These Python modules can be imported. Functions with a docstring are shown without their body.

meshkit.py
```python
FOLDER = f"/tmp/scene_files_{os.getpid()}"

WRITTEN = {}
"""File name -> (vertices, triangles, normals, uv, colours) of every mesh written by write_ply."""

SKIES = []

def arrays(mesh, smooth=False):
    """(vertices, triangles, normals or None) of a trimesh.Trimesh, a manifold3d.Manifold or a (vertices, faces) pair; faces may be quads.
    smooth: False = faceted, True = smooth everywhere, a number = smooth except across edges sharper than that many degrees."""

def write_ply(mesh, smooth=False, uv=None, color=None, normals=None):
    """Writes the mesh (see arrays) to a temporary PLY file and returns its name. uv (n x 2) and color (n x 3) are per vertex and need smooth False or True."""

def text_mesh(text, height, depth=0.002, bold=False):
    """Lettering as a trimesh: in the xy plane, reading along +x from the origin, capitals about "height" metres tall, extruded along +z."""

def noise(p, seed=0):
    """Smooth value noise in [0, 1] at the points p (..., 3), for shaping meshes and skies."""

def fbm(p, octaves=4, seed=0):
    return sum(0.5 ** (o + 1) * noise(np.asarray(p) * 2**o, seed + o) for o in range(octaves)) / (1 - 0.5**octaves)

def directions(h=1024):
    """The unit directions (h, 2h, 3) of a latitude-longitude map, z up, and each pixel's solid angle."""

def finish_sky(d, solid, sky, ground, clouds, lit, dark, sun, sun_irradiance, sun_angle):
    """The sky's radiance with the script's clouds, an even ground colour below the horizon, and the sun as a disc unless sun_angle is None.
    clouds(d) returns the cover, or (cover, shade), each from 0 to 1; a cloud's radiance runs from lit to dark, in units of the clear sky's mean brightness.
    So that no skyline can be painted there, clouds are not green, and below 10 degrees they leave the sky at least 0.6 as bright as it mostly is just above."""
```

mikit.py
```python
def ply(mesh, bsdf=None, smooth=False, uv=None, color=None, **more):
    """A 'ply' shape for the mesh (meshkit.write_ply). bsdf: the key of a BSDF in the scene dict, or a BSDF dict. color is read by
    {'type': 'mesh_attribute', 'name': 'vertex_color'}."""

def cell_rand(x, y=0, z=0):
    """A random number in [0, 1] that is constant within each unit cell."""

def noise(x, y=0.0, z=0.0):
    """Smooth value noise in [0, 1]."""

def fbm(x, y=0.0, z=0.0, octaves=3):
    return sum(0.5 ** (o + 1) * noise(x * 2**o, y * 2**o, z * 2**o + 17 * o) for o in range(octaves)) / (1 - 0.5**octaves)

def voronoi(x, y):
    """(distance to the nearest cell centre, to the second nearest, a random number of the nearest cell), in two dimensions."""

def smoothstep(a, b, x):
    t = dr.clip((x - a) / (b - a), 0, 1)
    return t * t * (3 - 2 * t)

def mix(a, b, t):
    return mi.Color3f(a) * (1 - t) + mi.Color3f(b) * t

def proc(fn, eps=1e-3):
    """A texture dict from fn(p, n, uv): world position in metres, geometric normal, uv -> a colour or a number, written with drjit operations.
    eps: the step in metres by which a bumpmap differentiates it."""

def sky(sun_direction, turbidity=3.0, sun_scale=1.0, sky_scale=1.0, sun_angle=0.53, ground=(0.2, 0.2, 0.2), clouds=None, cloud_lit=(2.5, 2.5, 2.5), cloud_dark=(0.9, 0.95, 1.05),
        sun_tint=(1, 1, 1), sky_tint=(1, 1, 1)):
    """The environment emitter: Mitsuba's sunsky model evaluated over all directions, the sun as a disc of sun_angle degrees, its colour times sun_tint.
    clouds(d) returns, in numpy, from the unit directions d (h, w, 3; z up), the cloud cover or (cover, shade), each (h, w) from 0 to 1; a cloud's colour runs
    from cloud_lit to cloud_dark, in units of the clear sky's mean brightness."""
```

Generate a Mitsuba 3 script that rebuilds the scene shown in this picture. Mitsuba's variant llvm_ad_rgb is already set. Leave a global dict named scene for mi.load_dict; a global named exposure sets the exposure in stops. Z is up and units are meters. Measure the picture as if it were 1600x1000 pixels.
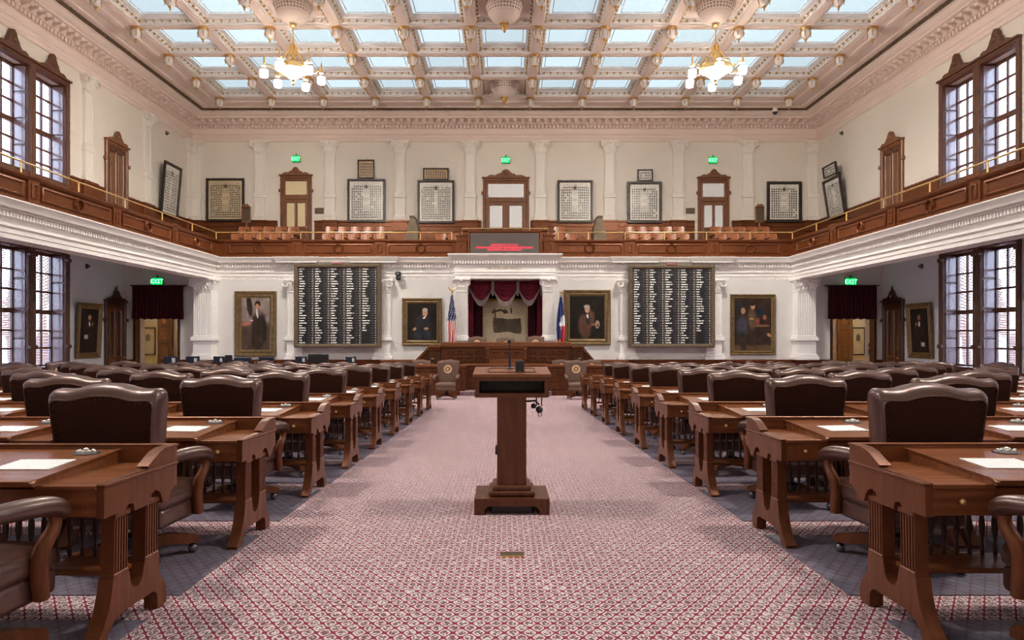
import math, random
import numpy as np, trimesh, mitsuba as mi, drjit as dr
import mikit, meshkit
from mikit import proc, noise, fbm, smoothstep, mix, voronoi, cell_rand
from shapely.geometry import Polygon
T = mi.ScalarTransform4f
random.seed(7)
scene, labels = {}, {}
PI = math.pi

# ------------------------------------------------------------------ camera, sky, exposure
FOC = 1067.0
scene['camera'] = {'type': 'perspective', 'fov': 2 * math.degrees(math.atan(800 / FOC)), 'fov_axis': 'x', 'near_clip': 0.05, 'far_clip': 500.0,
                   'principal_point_offset_x': 12 / 1600, 'principal_point_offset_y': -27 / 1000,
                   'to_world': T().look_at(origin=[0, 0, 1.3], target=[0, 1, 1.3], up=[0, 0, 1])}
SKY_LEVEL = 31.0
sky = mikit.sky([0.2, -0.5, 0.8], sun_scale=0.0, sky_scale=SKY_LEVEL, clouds=lambda d: np.full(d.shape[:2], 0.85), cloud_lit=(1.6, 1.95, 2.55), cloud_dark=(0.95, 1.2, 1.65))
sky['sampling_weight'] = 0.5
scene['sky'] = sky
LAMP = 162.0            # radiance of the chandelier glass
PANE = 0.55            # radiance of the ceiling lights
exposure = 0.88

# ------------------------------------------------------------------ main measures (x right, y into the room, z up; metres)
HW = 14.4              # half width of the hall
YB, YU, YF = 26.0, 31.4, -4.1      # lower back wall, upper back wall, wall behind the camera
GX = 10.97             # front of the side galleries
SLOPE = 0.0253
def fz(y): return -SLOPE * y
TILT = -math.degrees(math.atan(SLOPE))
PX = lambda px, d: (px - 788) * d / FOC
PZ = lambda py, d: 1.3 - (py - 527) * d / FOC

# ------------------------------------------------------------------ materials
def rgb(*c): return {'type': 'rgb', 'value': list(c)}
def mat(name, color, rough=0.5, spec=0.5, metallic=0.0, coat=0.0, bump=None, sheen=0.0, coat_gloss=0.8, tint=0.0):
    c = rgb(*color) if isinstance(color, tuple) else proc(color)
    b = {'type': 'principled', 'base_color': c, 'roughness': rough, 'specular': spec, 'metallic': metallic}
    if coat: b.update(clearcoat=coat, clearcoat_gloss=coat_gloss)
    if sheen: b['sheen'] = sheen
    if tint: b['spec_tint'] = tint
    b = {'type': 'twosided', 'bsdf': b}
    scene['m_' + name] = b
    return 'm_' + name

def wood(dark, light, sx, sy, sz):
    def f(p, n, uv):
        w = fbm(p.x * 1.3 + 7, p.y * 1.3, p.z * 1.3, octaves=2)
        g = noise(p.x * sx + w * 3, p.y * sy + w * 3, p.z * sz + w * 3)
        h = noise(p.x * sx * 5, p.y * sy * 5, p.z * sz * 5)
        return mix(dark, light, dr.clip(0.55 * g + 0.25 * h + 0.3 * w - 0.05, 0, 1))
    return f
wood_x = lambda d, l: wood(d, l, 3.0, 40.0, 40.0)
wood_z = lambda d, l: wood(d, l, 40.0, 40.0, 3.0)

M_WALL = mat('wall_paint', (0.64, 0.59, 0.525), 0.65, 0.3)
M_WALLLOW = mat('lower_wall_paint', (0.61, 0.60, 0.59), 0.6, 0.3)
M_WALLSIDE = mat('side_wall_paint', (0.59, 0.635, 0.69), 0.6, 0.3)
M_TRIM = mat('trim_paint', (0.75, 0.735, 0.725), 0.5, 0.4)
M_PIL = mat('pilaster_paint', (0.69, 0.65, 0.595), 0.5, 0.4)
M_CEIL = mat('ceiling_paint', (0.665, 0.545, 0.495), 0.6, 0.3)
M_CEILW = mat('coffer_paint', (0.60, 0.56, 0.54), 0.5, 0.4)
M_GOLD = mat('gilding', (0.46, 0.265, 0.085), 0.38, 0.6, 0.75)
M_BRASS = mat('brass', (0.80, 0.56, 0.24), 0.28, 0.6, 0.9)
M_FRAME = mat('picture_frame_gilt', lambda p, n, uv: mix((0.085, 0.053, 0.020), (0.205, 0.132, 0.052), fbm(p.x * 9, p.y * 9, p.z * 9)), 0.45, 0.5, 0.35)
M_FRAMEBLK = mat('black_frame', (0.016, 0.010, 0.008), 0.4)
M_BOARDFR = mat('bronze_frame', lambda p, n, uv: mix((0.085, 0.06, 0.035), (0.15, 0.11, 0.07), fbm(p.x * 12, p.y * 12, p.z * 12)), 0.5, 0.5, 0.3)
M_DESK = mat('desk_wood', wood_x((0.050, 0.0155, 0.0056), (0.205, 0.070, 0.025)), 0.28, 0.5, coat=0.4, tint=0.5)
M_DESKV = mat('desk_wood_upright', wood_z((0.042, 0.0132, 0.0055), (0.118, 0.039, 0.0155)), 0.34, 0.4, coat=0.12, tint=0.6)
M_DKWOOD = mat('dark_wood', wood_z((0.016, 0.005, 0.003), (0.050, 0.016, 0.008)), 0.4, 0.5, coat=0.2)
M_WINWOOD = mat('window_wood', wood_z((0.036, 0.012, 0.006), (0.125, 0.043, 0.016)), 0.38, 0.5, coat=0.3)
M_LECT = mat('lectern_wood', wood_z((0.026, 0.008, 0.0034), (0.090, 0.029, 0.012)), 0.32, 0.5, coat=0.2, tint=0.5)
M_GALWOOD = mat('gallery_wood', wood_x((0.042, 0.0105, 0.0033), (0.120, 0.037, 0.0105)), 0.34, 0.45, coat=0.15, tint=0.6)
M_SEATWOOD = mat('seat_wood', wood_z((0.17, 0.045, 0.011), (0.36, 0.115, 0.032)), 0.3, 0.5, coat=0.4)
M_DOORWOOD = mat('door_wood', wood_z((0.075, 0.025, 0.009), (0.21, 0.077, 0.026)), 0.38, 0.5, coat=0.3)
M_LEATHER = mat('leather', lambda p, n, uv: mix((0.026, 0.0105, 0.0072), (0.047, 0.020, 0.014), fbm(p.x * 11, p.y * 11, p.z * 11)), 0.30, 0.9, coat=0.35, coat_gloss=0.75, tint=0.3)
M_LEATHBACK = mat('leather_back', (0.011, 0.0035, 0.002), 0.6, 0.25, tint=0.7)
M_LEATHLT = mat('worn_leather', (0.125, 0.073, 0.055), 0.45, 0.5, tint=0.4)
M_SEAL = mat('stamped_gold', (0.75, 0.52, 0.26), 0.4, 0.5)
M_BLACK = mat('black_plastic', (0.012, 0.012, 0.014), 0.4)
M_NAIL = mat('dark_bronze', (0.05, 0.03, 0.02), 0.3, 0.6, 0.8)
M_CHROME = mat('caster_metal', (0.16, 0.16, 0.17), 0.25, 0.6, 0.9)
M_PAPER = mat('paper', (0.60, 0.625, 0.63), 0.7, 0.2)
M_WHITE = mat('white_plastic', (0.75, 0.75, 0.72), 0.35)
M_MAT = mat('floor_mat', lambda p, n, uv: mix(mix((0.092, 0.086, 0.120), (0.155, 0.145, 0.190), fbm(p.x * 22, p.y * 22)), (0.10, 0.055, 0.07), (1 - smoothstep(.2, .5, dr.abs(dr.cos(2 * PI * p.x / .08) + dr.cos(2 * PI * p.y / .112)))) * .6), 0.28, 0.6, coat=0.5, coat_gloss=0.7)
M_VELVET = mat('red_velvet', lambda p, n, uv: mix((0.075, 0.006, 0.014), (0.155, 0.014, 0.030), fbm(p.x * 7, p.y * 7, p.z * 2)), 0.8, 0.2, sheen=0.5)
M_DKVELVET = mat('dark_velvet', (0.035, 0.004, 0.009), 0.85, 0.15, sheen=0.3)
M_FRINGE = mat('grey_fringe', lambda p, n, uv: mix((0.09, 0.065, 0.06), (0.22, 0.17, 0.155), noise(p.x * 90, p.y * 90, p.z * 3)), 0.8)
M_SCREEN = mat('screen_black', (0.010, 0.011, 0.016), 0.35)
M_LEDBG = mat('led_panel', (0.075, 0.062, 0.058), 0.35, 0.5)
M_NAVY = mat('navy_plastic', (0.010, 0.018, 0.038), 0.4)
M_YELLOW = mat('yellow_wall', (0.78, 0.62, 0.37), 0.7, 0.2)
M_FROST = mat('frosted_glass', (0.72, 0.74, 0.76), 0.5, 0.4)
M_FROSTY = mat('cream_glass', (0.62, 0.53, 0.32), 0.5, 0.4)
M_PLAQUE = mat('bronze_plaque', (0.10, 0.075, 0.05), 0.4, 0.5, 0.5)
M_REVEAL = mat('shutter_white', (0.62, 0.60, 0.66), 0.35, 0.5, coat=0.3)
M_RED = mat('flag_red', (0.42, 0.02, 0.035), 0.75)
M_BLIND = mat('blind_slat', lambda p, n, uv: mix((0.28, 0.065, 0.05), (0.80, 0.68, 0.70), smoothstep(0.48, 0.53, noise(p.y * 2.9, p.z * 1.1, p.x))), 0.6, 0.3)
scene['m_glass'] = {'type': 'thindielectric'}
M_GLASS = 'm_glass'

def carpet(p, n, uv):
    u, v = p.x / 0.080, p.y / 0.112
    f = dr.cos(2 * PI * u) + dr.cos(2 * PI * v)
    a = dr.abs(f) + 0.25 * (noise(p.x * 160, p.y * 160) - 0.5)
    line = 1 - smoothstep(0.22, 0.50, a)
    mot = smoothstep(0.85, 1.15, a) * smoothstep(0.28, 0.50, noise(p.x * 120 + 9, p.y * 100))
    c = mix((0.66, 0.58, 0.60), (0.23, 0.034, 0.06), line)
    c = mix(c, (0.21, 0.10, 0.115), mot)
    w = fbm(p.x * 0.8, p.y * 0.5, octaves=2)
    return c * (0.575 + 0.19 * w)
M_CARPET = mat('carpet', carpet, 0.9, 0.1)

# ------------------------------------------------------------------ mesh helpers
def tm(v, f): return trimesh.Trimesh(np.asarray(v, float), np.asarray(f, int), process=False)
def cat(*ms):
    l = []
    for m in ms: l += list(m) if isinstance(m, (list, tuple)) else [m]
    return trimesh.util.concatenate(l) if len(l) > 1 else l[0]
QF = [[0, 1, 3, 2], [4, 6, 7, 5], [0, 4, 5, 1], [2, 3, 7, 6], [0, 2, 6, 4], [1, 5, 7, 3]]
TRI = np.array([t for q in QF for t in ((q[0], q[1], q[2]), (q[0], q[2], q[3]))])
def B(x0, x1, y0, y1, z0, z1, c=0.0):
    if c <= 0:
        return tm([[x, y, z] for x in (x0, x1) for y in (y0, y1) for z in (z0, z1)], TRI)
    pts = []
    for i, x in enumerate((x0, x1)):
        for j, y in enumerate((y0, y1)):
            for k, z in enumerate((z0, z1)):
                s = (1 - 2 * i, 1 - 2 * j, 1 - 2 * k)
                for a in range(3):
                    pts.append([x + (s[0] * c if a != 0 else 0), y + (s[1] * c if a != 1 else 0), z + (s[2] * c if a != 2 else 0)])
    return trimesh.convex.convex_hull(np.array(pts))
def tf(m, M):
    m = m.copy(); M = np.asarray(M, float); m.apply_transform(M); return m
def mv(m, x=0, y=0, z=0):
    m = m.copy(); m.apply_translation([x, y, z]); return m
def rot(m, deg, axis, point=(0, 0, 0)):
    m = m.copy(); m.apply_transform(trimesh.transformations.rotation_matrix(math.radians(deg), axis, point)); return m
def extr(pts, t0, t1, plane='xy', holes=()):
    m = trimesh.creation.extrude_polygon(Polygon(pts, holes), t1 - t0, engine='earcut')
    v = m.vertices.copy(); a, b, t = v[:, 0], v[:, 1], v[:, 2] + t0
    m.vertices = {'xy': np.c_[a, b, t], 'yz': np.c_[t, a, b], 'xz': np.c_[a, t, b]}[plane]
    return m
def loft(loops, cap0=True, cap1=True, closed=True):
    n = len(loops[0]); v = np.vstack(loops); f = []
    for i in range(len(loops) - 1):
        a, b = i * n, (i + 1) * n
        for j in range(n if closed else n - 1):
            k = (j + 1) % n
            f += [[a + j, a + k, b + k], [a + j, b + k, b + j]]
    v = list(v)
    for on, li, o in ((cap0, 0, 0), (cap1, len(loops) - 1, 1)):
        if on:
            c = len(v); v.append(np.mean(loops[li], 0))
            for j in range(n):
                k = (j + 1) % n
                f.append([c, li * n + k, li * n + j] if o == 0 else [c, li * n + j, li * n + k])
    return tm(v, f)
def lathe(prof, n=20, x=0, y=0, z=0):
    a = np.arange(n) * 2 * PI / n
    return mv(loft([np.c_[r * np.cos(a), r * np.sin(a), np.full(n, h)] for r, h in prof]), x, y, z)
def tube(pts, r, n=8, caps=True, flat=1.0):
    pts = np.asarray(pts, float); k = len(pts)
    r = np.full(k, r) if np.isscalar(r) else np.asarray(r, float)
    t = np.gradient(pts, axis=0); t /= np.linalg.norm(t, axis=1)[:, None] + 1e-12
    ref = np.array([0, 0, 1.0]) if abs(t[0, 2]) < 0.8 else np.array([1.0, 0, 0])
    a = np.arange(n) * 2 * PI / n; loops = []
    s = np.cross(t[0], ref); s /= np.linalg.norm(s)
    for i in range(k):
        s = s - t[i] * (s @ t[i]); s /= np.linalg.norm(s)
        u = np.cross(s, t[i])
        loops.append(pts[i] + r[i] * (np.cos(a)[:, None] * s + flat * np.sin(a)[:, None] * u))
    return loft(loops, caps, caps)
def sweep(prof, path, closed=False):
    """Moulding: prof = (offset to the right of travel, height); path = points in the plane. Vertices (p, q, h)."""
    P = np.asarray(path, float); n = len(P); loops = []
    for i in range(n):
        d0 = P[i] - P[i - 1] if (i > 0 or closed) else P[1] - P[0]
        d1 = P[(i + 1) % n] - P[i] if (i < n - 1 or closed) else d0
        d0 = d0 / np.linalg.norm(d0); d1 = d1 / np.linalg.norm(d1)
        n0, n1 = np.array([d0[1], -d0[0]]), np.array([d1[1], -d1[0]])
        m = (n0 + n1) / (1 + n0 @ n1)
        loops.append(np.array([[*(P[i] + m * o), h] for o, h in prof]))
    if closed: loops.append(loops[0])
    return loft(loops, False, False, closed=False)
def rframe(x0, x1, z0, z1, prof):
    """rectangular frame in wall coordinates (u, v, w)"""
    return sweep(prof, [(x0, z0), (x0, z1), (x1, z1), (x1, z0)], True)
MB_ = np.array([[1, 0, 0, 0], [0, 0, -1, 0], [0, 1, 0, 0], [0, 0, 0, 1.0]])
def back(y, m=None):
    M = MB_.copy(); M[1, 3] = y
    return M if m is None else tf(m, M)
def left(m, x=-HW): return tf(m, [[0, 0, 1, x], [1, 0, 0, 0], [0, 1, 0, 0], [0, 0, 0, 1]])
def right(m, x=HW): return tf(m, [[0, 0, -1, x], [-1, 0, 0, 0], [0, 1, 0, 0], [0, 0, 0, 1]])

counts = {}
def nm(name):
    k = counts.get(name, 0); counts[name] = k + 1
    return name if k == 0 else f'{name}_{k:03d}'
def shape(mesh, m, smooth=30, **kw): return mikit.ply(mesh, m, smooth, **kw)
def add(key, mesh, m, smooth=30, to=None, **kw):
    d = mesh if isinstance(mesh, dict) else shape(mesh, m, smooth, **kw)
    d = dict(d)
    if to is not None: d['to_world'] = to
    scene[key] = d
    return key
def part(parent, name, mesh, m, smooth=30, to=None, **kw):
    return add(nm(parent + '__' + name), mesh, m, smooth, to, **kw)
def tag(key, label, cat, group=None, kind=None):
    labels[key] = {'label': label, 'category': cat}
    if group: labels[key]['group'] = group
    if kind: labels[key]['kind'] = kind
    return key
def thing(name, label, cat, group=None, kind=None): return tag(nm(name), label, cat, group, kind)
def quad(x0, x1, z0, z1, w=0.0):
    return tm([[x0, z0, w], [x1, z0, w], [x1, z1, w], [x0, z1, w]], [[0, 1, 2], [0, 2, 3]]), np.array([[0, 0], [1, 0], [1, 1], [0, 1.0]])
# ------------------------------------------------------------------ floor and walls
v = [[x, y, fz(y) - t] for x in (-HW - .6, HW + .6) for y in (YF - .3, 30.5) for t in (.3, 0)]
add('floor', tm(v, TRI), M_CARPET, False)
tag('floor', 'patterned red and cream carpet floor sloping gently down to the rostrum', 'floor', kind='structure')

def holed(u0, u1, v0, v1, holes, t=0.6):
    hs = [[(a, c), (b, c), (b, d), (a, d)] for a, b, c, d in holes]
    m = extr([(u0, v0), (u1, v0), (u1, v1), (u0, v1)], -t, 0, 'xy', hs)      # (u, v, w)
    return m
PAIRS = (20.76, 11.6, 2.4)
LOW, UPP = (0.30, 4.02), (6.25, 9.55)
def winholes(sgn, low):
    out = []
    for yc in PAIRS:
        for o in (-.88, .88): out.append((sgn * (yc + o) - .75, sgn * (yc + o) + .75, *(LOW if low else UPP)))
    if low: out.append((*sorted((sgn * 26.32, sgn * 28.5)), -.78, 3.48))
    return out
for sd, fn, a_, b_, sg in (('left', left, YF, YU + .3, 1), ('right', right, -YU - .3, -YF, -1)):
    add(f'wall_{sd}', fn(holed(a_, b_, 4.27, 12.2, winholes(sg, False))), M_WALL, False)
    tag(f'wall_{sd}', f'cream painted {sd} side wall above the gallery with tall windows', 'wall', kind='structure')
    add(f'wall_{sd}_lower', fn(holed(a_, b_, -1.2, 4.27, winholes(sg, True))), M_WALLSIDE, False)
    tag(f'wall_{sd}_lower', f'pale cool white {sd} side wall under the gallery', 'wall', kind='structure')
DOORX = ((-14.06, -12.40), (12.46, 14.10))
add('wall_back', back(YB, holed(-HW, HW, -1.2, 4.25, [(DOORX[0][0], DOORX[0][1], -.7, 3.1), (DOORX[1][0], DOORX[1][1], -.7, 3.1), (-1.50, 1.56, .1, 3.48)], .3)), M_WALLLOW, False)
tag('wall_back', 'pale lower back wall behind the rostrum with paintings and vote boards', 'wall', kind='structure')
add('wall_gallery', B(-HW, HW, YU, YU + .3, 4, 12.2), M_WALL, False)
tag('wall_gallery', 'cream upper back wall above the gallery seats', 'wall', kind='structure')
add('wall_front', B(-HW - .6, HW + .6, YF - .3, YF, -1.2, 12.2), M_WALL, False)
tag('wall_front', 'plain cream wall at the near end of the hall', 'wall', kind='structure')

# ------------------------------------------------------------------ galleries
g = cat(B(-HW, -GX - .02, YF, YU, 4.2, 4.34), B(GX + .02, HW, YF, YU, 4.2, 4.34), B(-GX - .02, GX + .02, YB + .3, YU, 4.2, 4.34))
add('gallery_floor', g, M_TRIM, False)
tag('gallery_floor', 'pale slab under the galleries on three sides of the hall', 'floor', kind='structure')
step = cat(B(-10.6, -.75 - 1.3, 27.5, 31.4, 4.34, 4.75), B(2.05, 10.6, 27.5, 31.4, 4.34, 4.75), B(-10.6, -2.05, 28.8, 31.4, 4.75, 5.25), B(2.05, 10.6, 28.8, 31.4, 4.75, 5.25),
           B(-13.9, 13.9, 30.2, 31.4, 4.34, 5.55))
add('gallery_steps', step, M_GALWOOD, False)
tag('gallery_steps', 'dark wooden tiers carrying the gallery seats', 'steps', kind='structure')
GP = [(-GX, YF), (-GX, YB), (GX, YB), (GX, YF)]
ent = [(-.5, 4.22), (-.5, 3.49), (0, 3.49), (0, 3.60), (.02, 3.61), (.02, 3.72), (.06, 3.75), (.06, 3.78), (0, 3.79), (0, 3.93), (.03, 3.95), (.03, 4.08), (.10, 4.09), (.10, 4.12), (.20, 4.14), (.22, 4.20), (.27, 4.27), (.29, 4.30), (.29, 4.33), (-.4, 4.33)]
t1 = tag('trim_1', 'white entablature with dentils below the gallery parapet', 'moulding', kind='structure')
add('trim_1', sweep(ent, GP), M_TRIM, 25)
dn = [B(x, x + .068, YB - .10, YB - .03, 3.955, 4.065) for x in np.arange(-GX + .1, GX - .15, .105) if not -2.15 < x < 2.15]
for s in (-1, 1):
    dn += [B(min(s * (GX - .03), s * (GX - .10)), max(s * (GX - .03), s * (GX - .10)), y, y + .068, 3.955, 4.065) for y in np.arange(2.0, YB - .12, .105)]
part('trim_1', 'dentil', cat(dn), M_TRIM, False); labels['trim_1__dentil'] = {'kind': 'stuff'}
for x0, x1 in ((-5.70, -4.20), (-8.5, -7.2), (4.20, 5.70), (7.2, 8.5)):     # cornice breaks forward over the pilasters
    part('trim_1', 'cornice_break', sweep([(0, 4.10), (.12, 4.12), (.12, 4.16), (.20, 4.28), (.22, 4.335), (-.2, 4.335)], [(x0, YB), (x0, YB - .16), (x1, YB - .16), (x1, YB)][::1]), M_TRIM, 25)

tag('gallery_parapet', 'panelled brown wood parapet along the front of the gallery', 'parapet', kind='structure')
add('gallery_parapet', sweep([(.02, 4.33), (.10, 4.33), (.10, 4.41), (.05, 4.44), (.05, 4.88), (.10, 4.91), (.13, 4.96), (.13, 5.0), (-.12, 5.0), (-.12, 4.34)], GP), M_GALWOOD, 25)
PAN = [(0, .0), (0, .035), (.03, .045), (.05, .02), (.06, .0)]
def ring(r0, r1, d, n=24):
    a = np.arange(n + 1) * 2 * PI / n
    return loft([np.array([[r * math.cos(t), r * math.sin(t), h] for r, h in ((r0, 0), (r0, d), ((r0 + r1) / 2, d * 1.5), (r1, d), (r1, 0))]) for t in a], False, False, closed=False)
def bay(fn, off, u0, u1):
    """one parapet bay in wall coordinates; fn places it, off its distance from the wall plane"""
    part('gallery_parapet', 'panel_moulding', fn(mv(rframe(u0 + .12, u1 - .12, 4.50, 4.84, PAN), 0, 0, off)), M_GALWOOD, 30)
    part('gallery_parapet', 'roundel', fn(mv(cat(ring(.13, .17, .05), ring(.18, .205, .03)), (u0 + u1) / 2, 4.67, off)), M_GALWOOD, 30)
def pier(fn, off, u, w=.36, v1=5.04):
    part('gallery_parapet', 'pier', fn(mv(cat(B(u - w / 2, u + w / 2, 4.34, v1 - .06, -.05, .05, .01), B(u - w / 2 - .03, u + w / 2 + .03, v1 - .07, v1, -.10, .10, .012), B(u - w / 2 - .02, u + w / 2 + .02, 4.34, 4.43, -.02, .07, .01)), 0, 0, off)), M_GALWOOD, 30)
    part('gallery_parapet', 'pier_panel', fn(mv(rframe(u - .10, u + .10, 4.50, 4.84, [(0, 0), (0, .02), (.03, .03), (.04, .0)]), 0, 0, off + .05)), M_GALWOOD, 30)
bk = lambda m: back(YB, m)
xs = [-10.75, -7.88, -4.72, -1.62, 1.70, 4.76, 7.92, 10.75]
for i, x in enumerate(xs):
    if 0 < i < 7: pier(bk, .05, x, .40, 5.2 if i in (3, 4) else 5.03)
    if i < 7 and i != 3: bay(bk, .05, x + .18, xs[i + 1] - .18)
ys = [25.75, 22.6, 19.2, 15.8, 12.4, 9.0]
for i, y in enumerate(ys):
    for fn, s in ((lambda m: left(m, -GX), 1), (lambda m: right(m, GX), -1)):
        if i: pier(fn, .05, s * y)
        if i < 5: bay(fn, .05, min(s * (y - .18), s * (ys[i + 1] + .18)), max(s * (y - .18), s * (ys[i + 1] + .18)))

rl = thing('brass_handrail', 'thin polished brass handrail on posts along the gallery parapet', 'handrail')
part(rl, 'rail', cat(tube([(-GX, 3, 5.30), (-GX, YB, 5.30), (-2.0, YB, 5.30)], .022), tube([(2.05, YB, 5.30), (GX, YB, 5.30), (GX, 3, 5.30)], .022)), M_BRASS)
part(rl, 'raised_rail', tube([(-1.62, YB, 5.0), (-1.60, YB - .02, 5.44), (1.66, YB - .02, 5.44), (1.68, YB, 5.0)], .022), M_BRASS)
post = shape(lathe([(.035, 0), (.035, .03), (.022, .04), (.022, .28), (.034, .30), (.0, .325)], 10), M_BRASS)
for x in [-10.97, -9.3, -7.75, -6.15, -4.62, -3.2, -2.0, 2.05, 3.2, 4.6, 6.1, 7.7, 9.35, 10.97]: part(rl, 'post', post, None, to=T().translate([x, YB, 5.0]))
for s in (-1, 1):
    for y in (24.0, 21.9, 19.75, 17.6, 15.5, 13.4, 11.3): part(rl, 'post', post, None, to=T().translate([s * GX, y, 5.0]))

# ------------------------------------------------------------------ upper cornice and ceiling
UP = [(-HW, YF), (-HW, YU), (HW, YU), (HW, YF)]
corn = [(0, 10.28), (.05, 10.30), (.05, 10.42), (.08, 10.45), (.08, 10.56), (.13, 10.60), (.13, 10.66), (.08, 10.68), (.08, 10.84), (.12, 10.86), (.12, 11.0), (.22, 11.02), (.22, 11.19), (.56, 11.20), (.60, 11.20), (.60, 11.27), (.66, 11.29), (.72, 11.34), (.78, 11.42), (.86, 11.44), (.86, 11.50)]
tag('trim_2', 'deep pinkish classical cornice with brackets below the ceiling', 'moulding', kind='structure')
add('trim_2', sweep(corn, UP), M_CEIL, 25)
part('trim_2', 'dark_ornament_band', sweep([(.86, 11.45), (.90, 11.44), (.95, 11.46), (1.00, 11.47), (1.00, 11.50)], UP), mat('dark_band', lambda p, n, uv: mix((0.035, 0.02, 0.012), (0.13, 0.08, 0.045), noise(p.x * 16, p.y * 16, p.z * 5)), 0.6), False)
dn = [B(x, x + .10, YU - .22, YU - .12, 10.87, 10.99) for x in np.arange(-HW + .3, HW - .35, .17)]
for s in (-1, 1): dn += [B(min(s * (HW - .12), s * (HW - .22)), max(s * (HW - .12), s * (HW - .22)), y, y + .10, 10.87, 10.99) for y in np.arange(11, YU - .25, .17)]
part('trim_2', 'dentil', cat(dn), M_CEIL, False); labels['trim_2__dentil'] = {'kind': 'stuff'}
br = extr([(0, 11.19), (.30, 11.19), (.31, 11.14), (.27, 11.09), (.20, 11.10), (.10, 11.05), (.03, 11.02), (0, 11.03)], -.075, .075, 'yz')
br_b = shape(tf(br, np.array([[1, 0, 0, 0], [0, -1, 0, YU - .22], [0, 0, 1, 0], [0, 0, 0, 1.0]])), M_CEIL, 30)
for x in np.arange(-HW + .75, HW - .7, .345): part('trim_2', 'bracket', br_b, None, to=T().translate([float(x), 0, 0]))
for s in (-1, 1):
    br_s = shape(tf(br, np.array([[0, -s, 0, s * (HW - .22)], [1, 0, 0, 0], [0, 0, 1, 0], [0, 0, 0, 1.0]])), M_CEIL, 30)
    ro_s = shape(mv(tf(lathe([(.0, -.05), (.05, -.045), (.06, -.02), (.11, -.03), (.13, 0), (.12, .02)], 10), np.eye(4)), s * (HW - .39), 0, 11.185), M_CEIL, 30)
    for y in np.arange(13.2, YU - .75, .345):
        part('trim_2', 'bracket', br_s, None, to=T().translate([0, float(y), 0]))
        if y < 29: part('trim_2', 'rosette', ro_s, None, to=T().translate([0, float(y) + .17, 0]))

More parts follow.
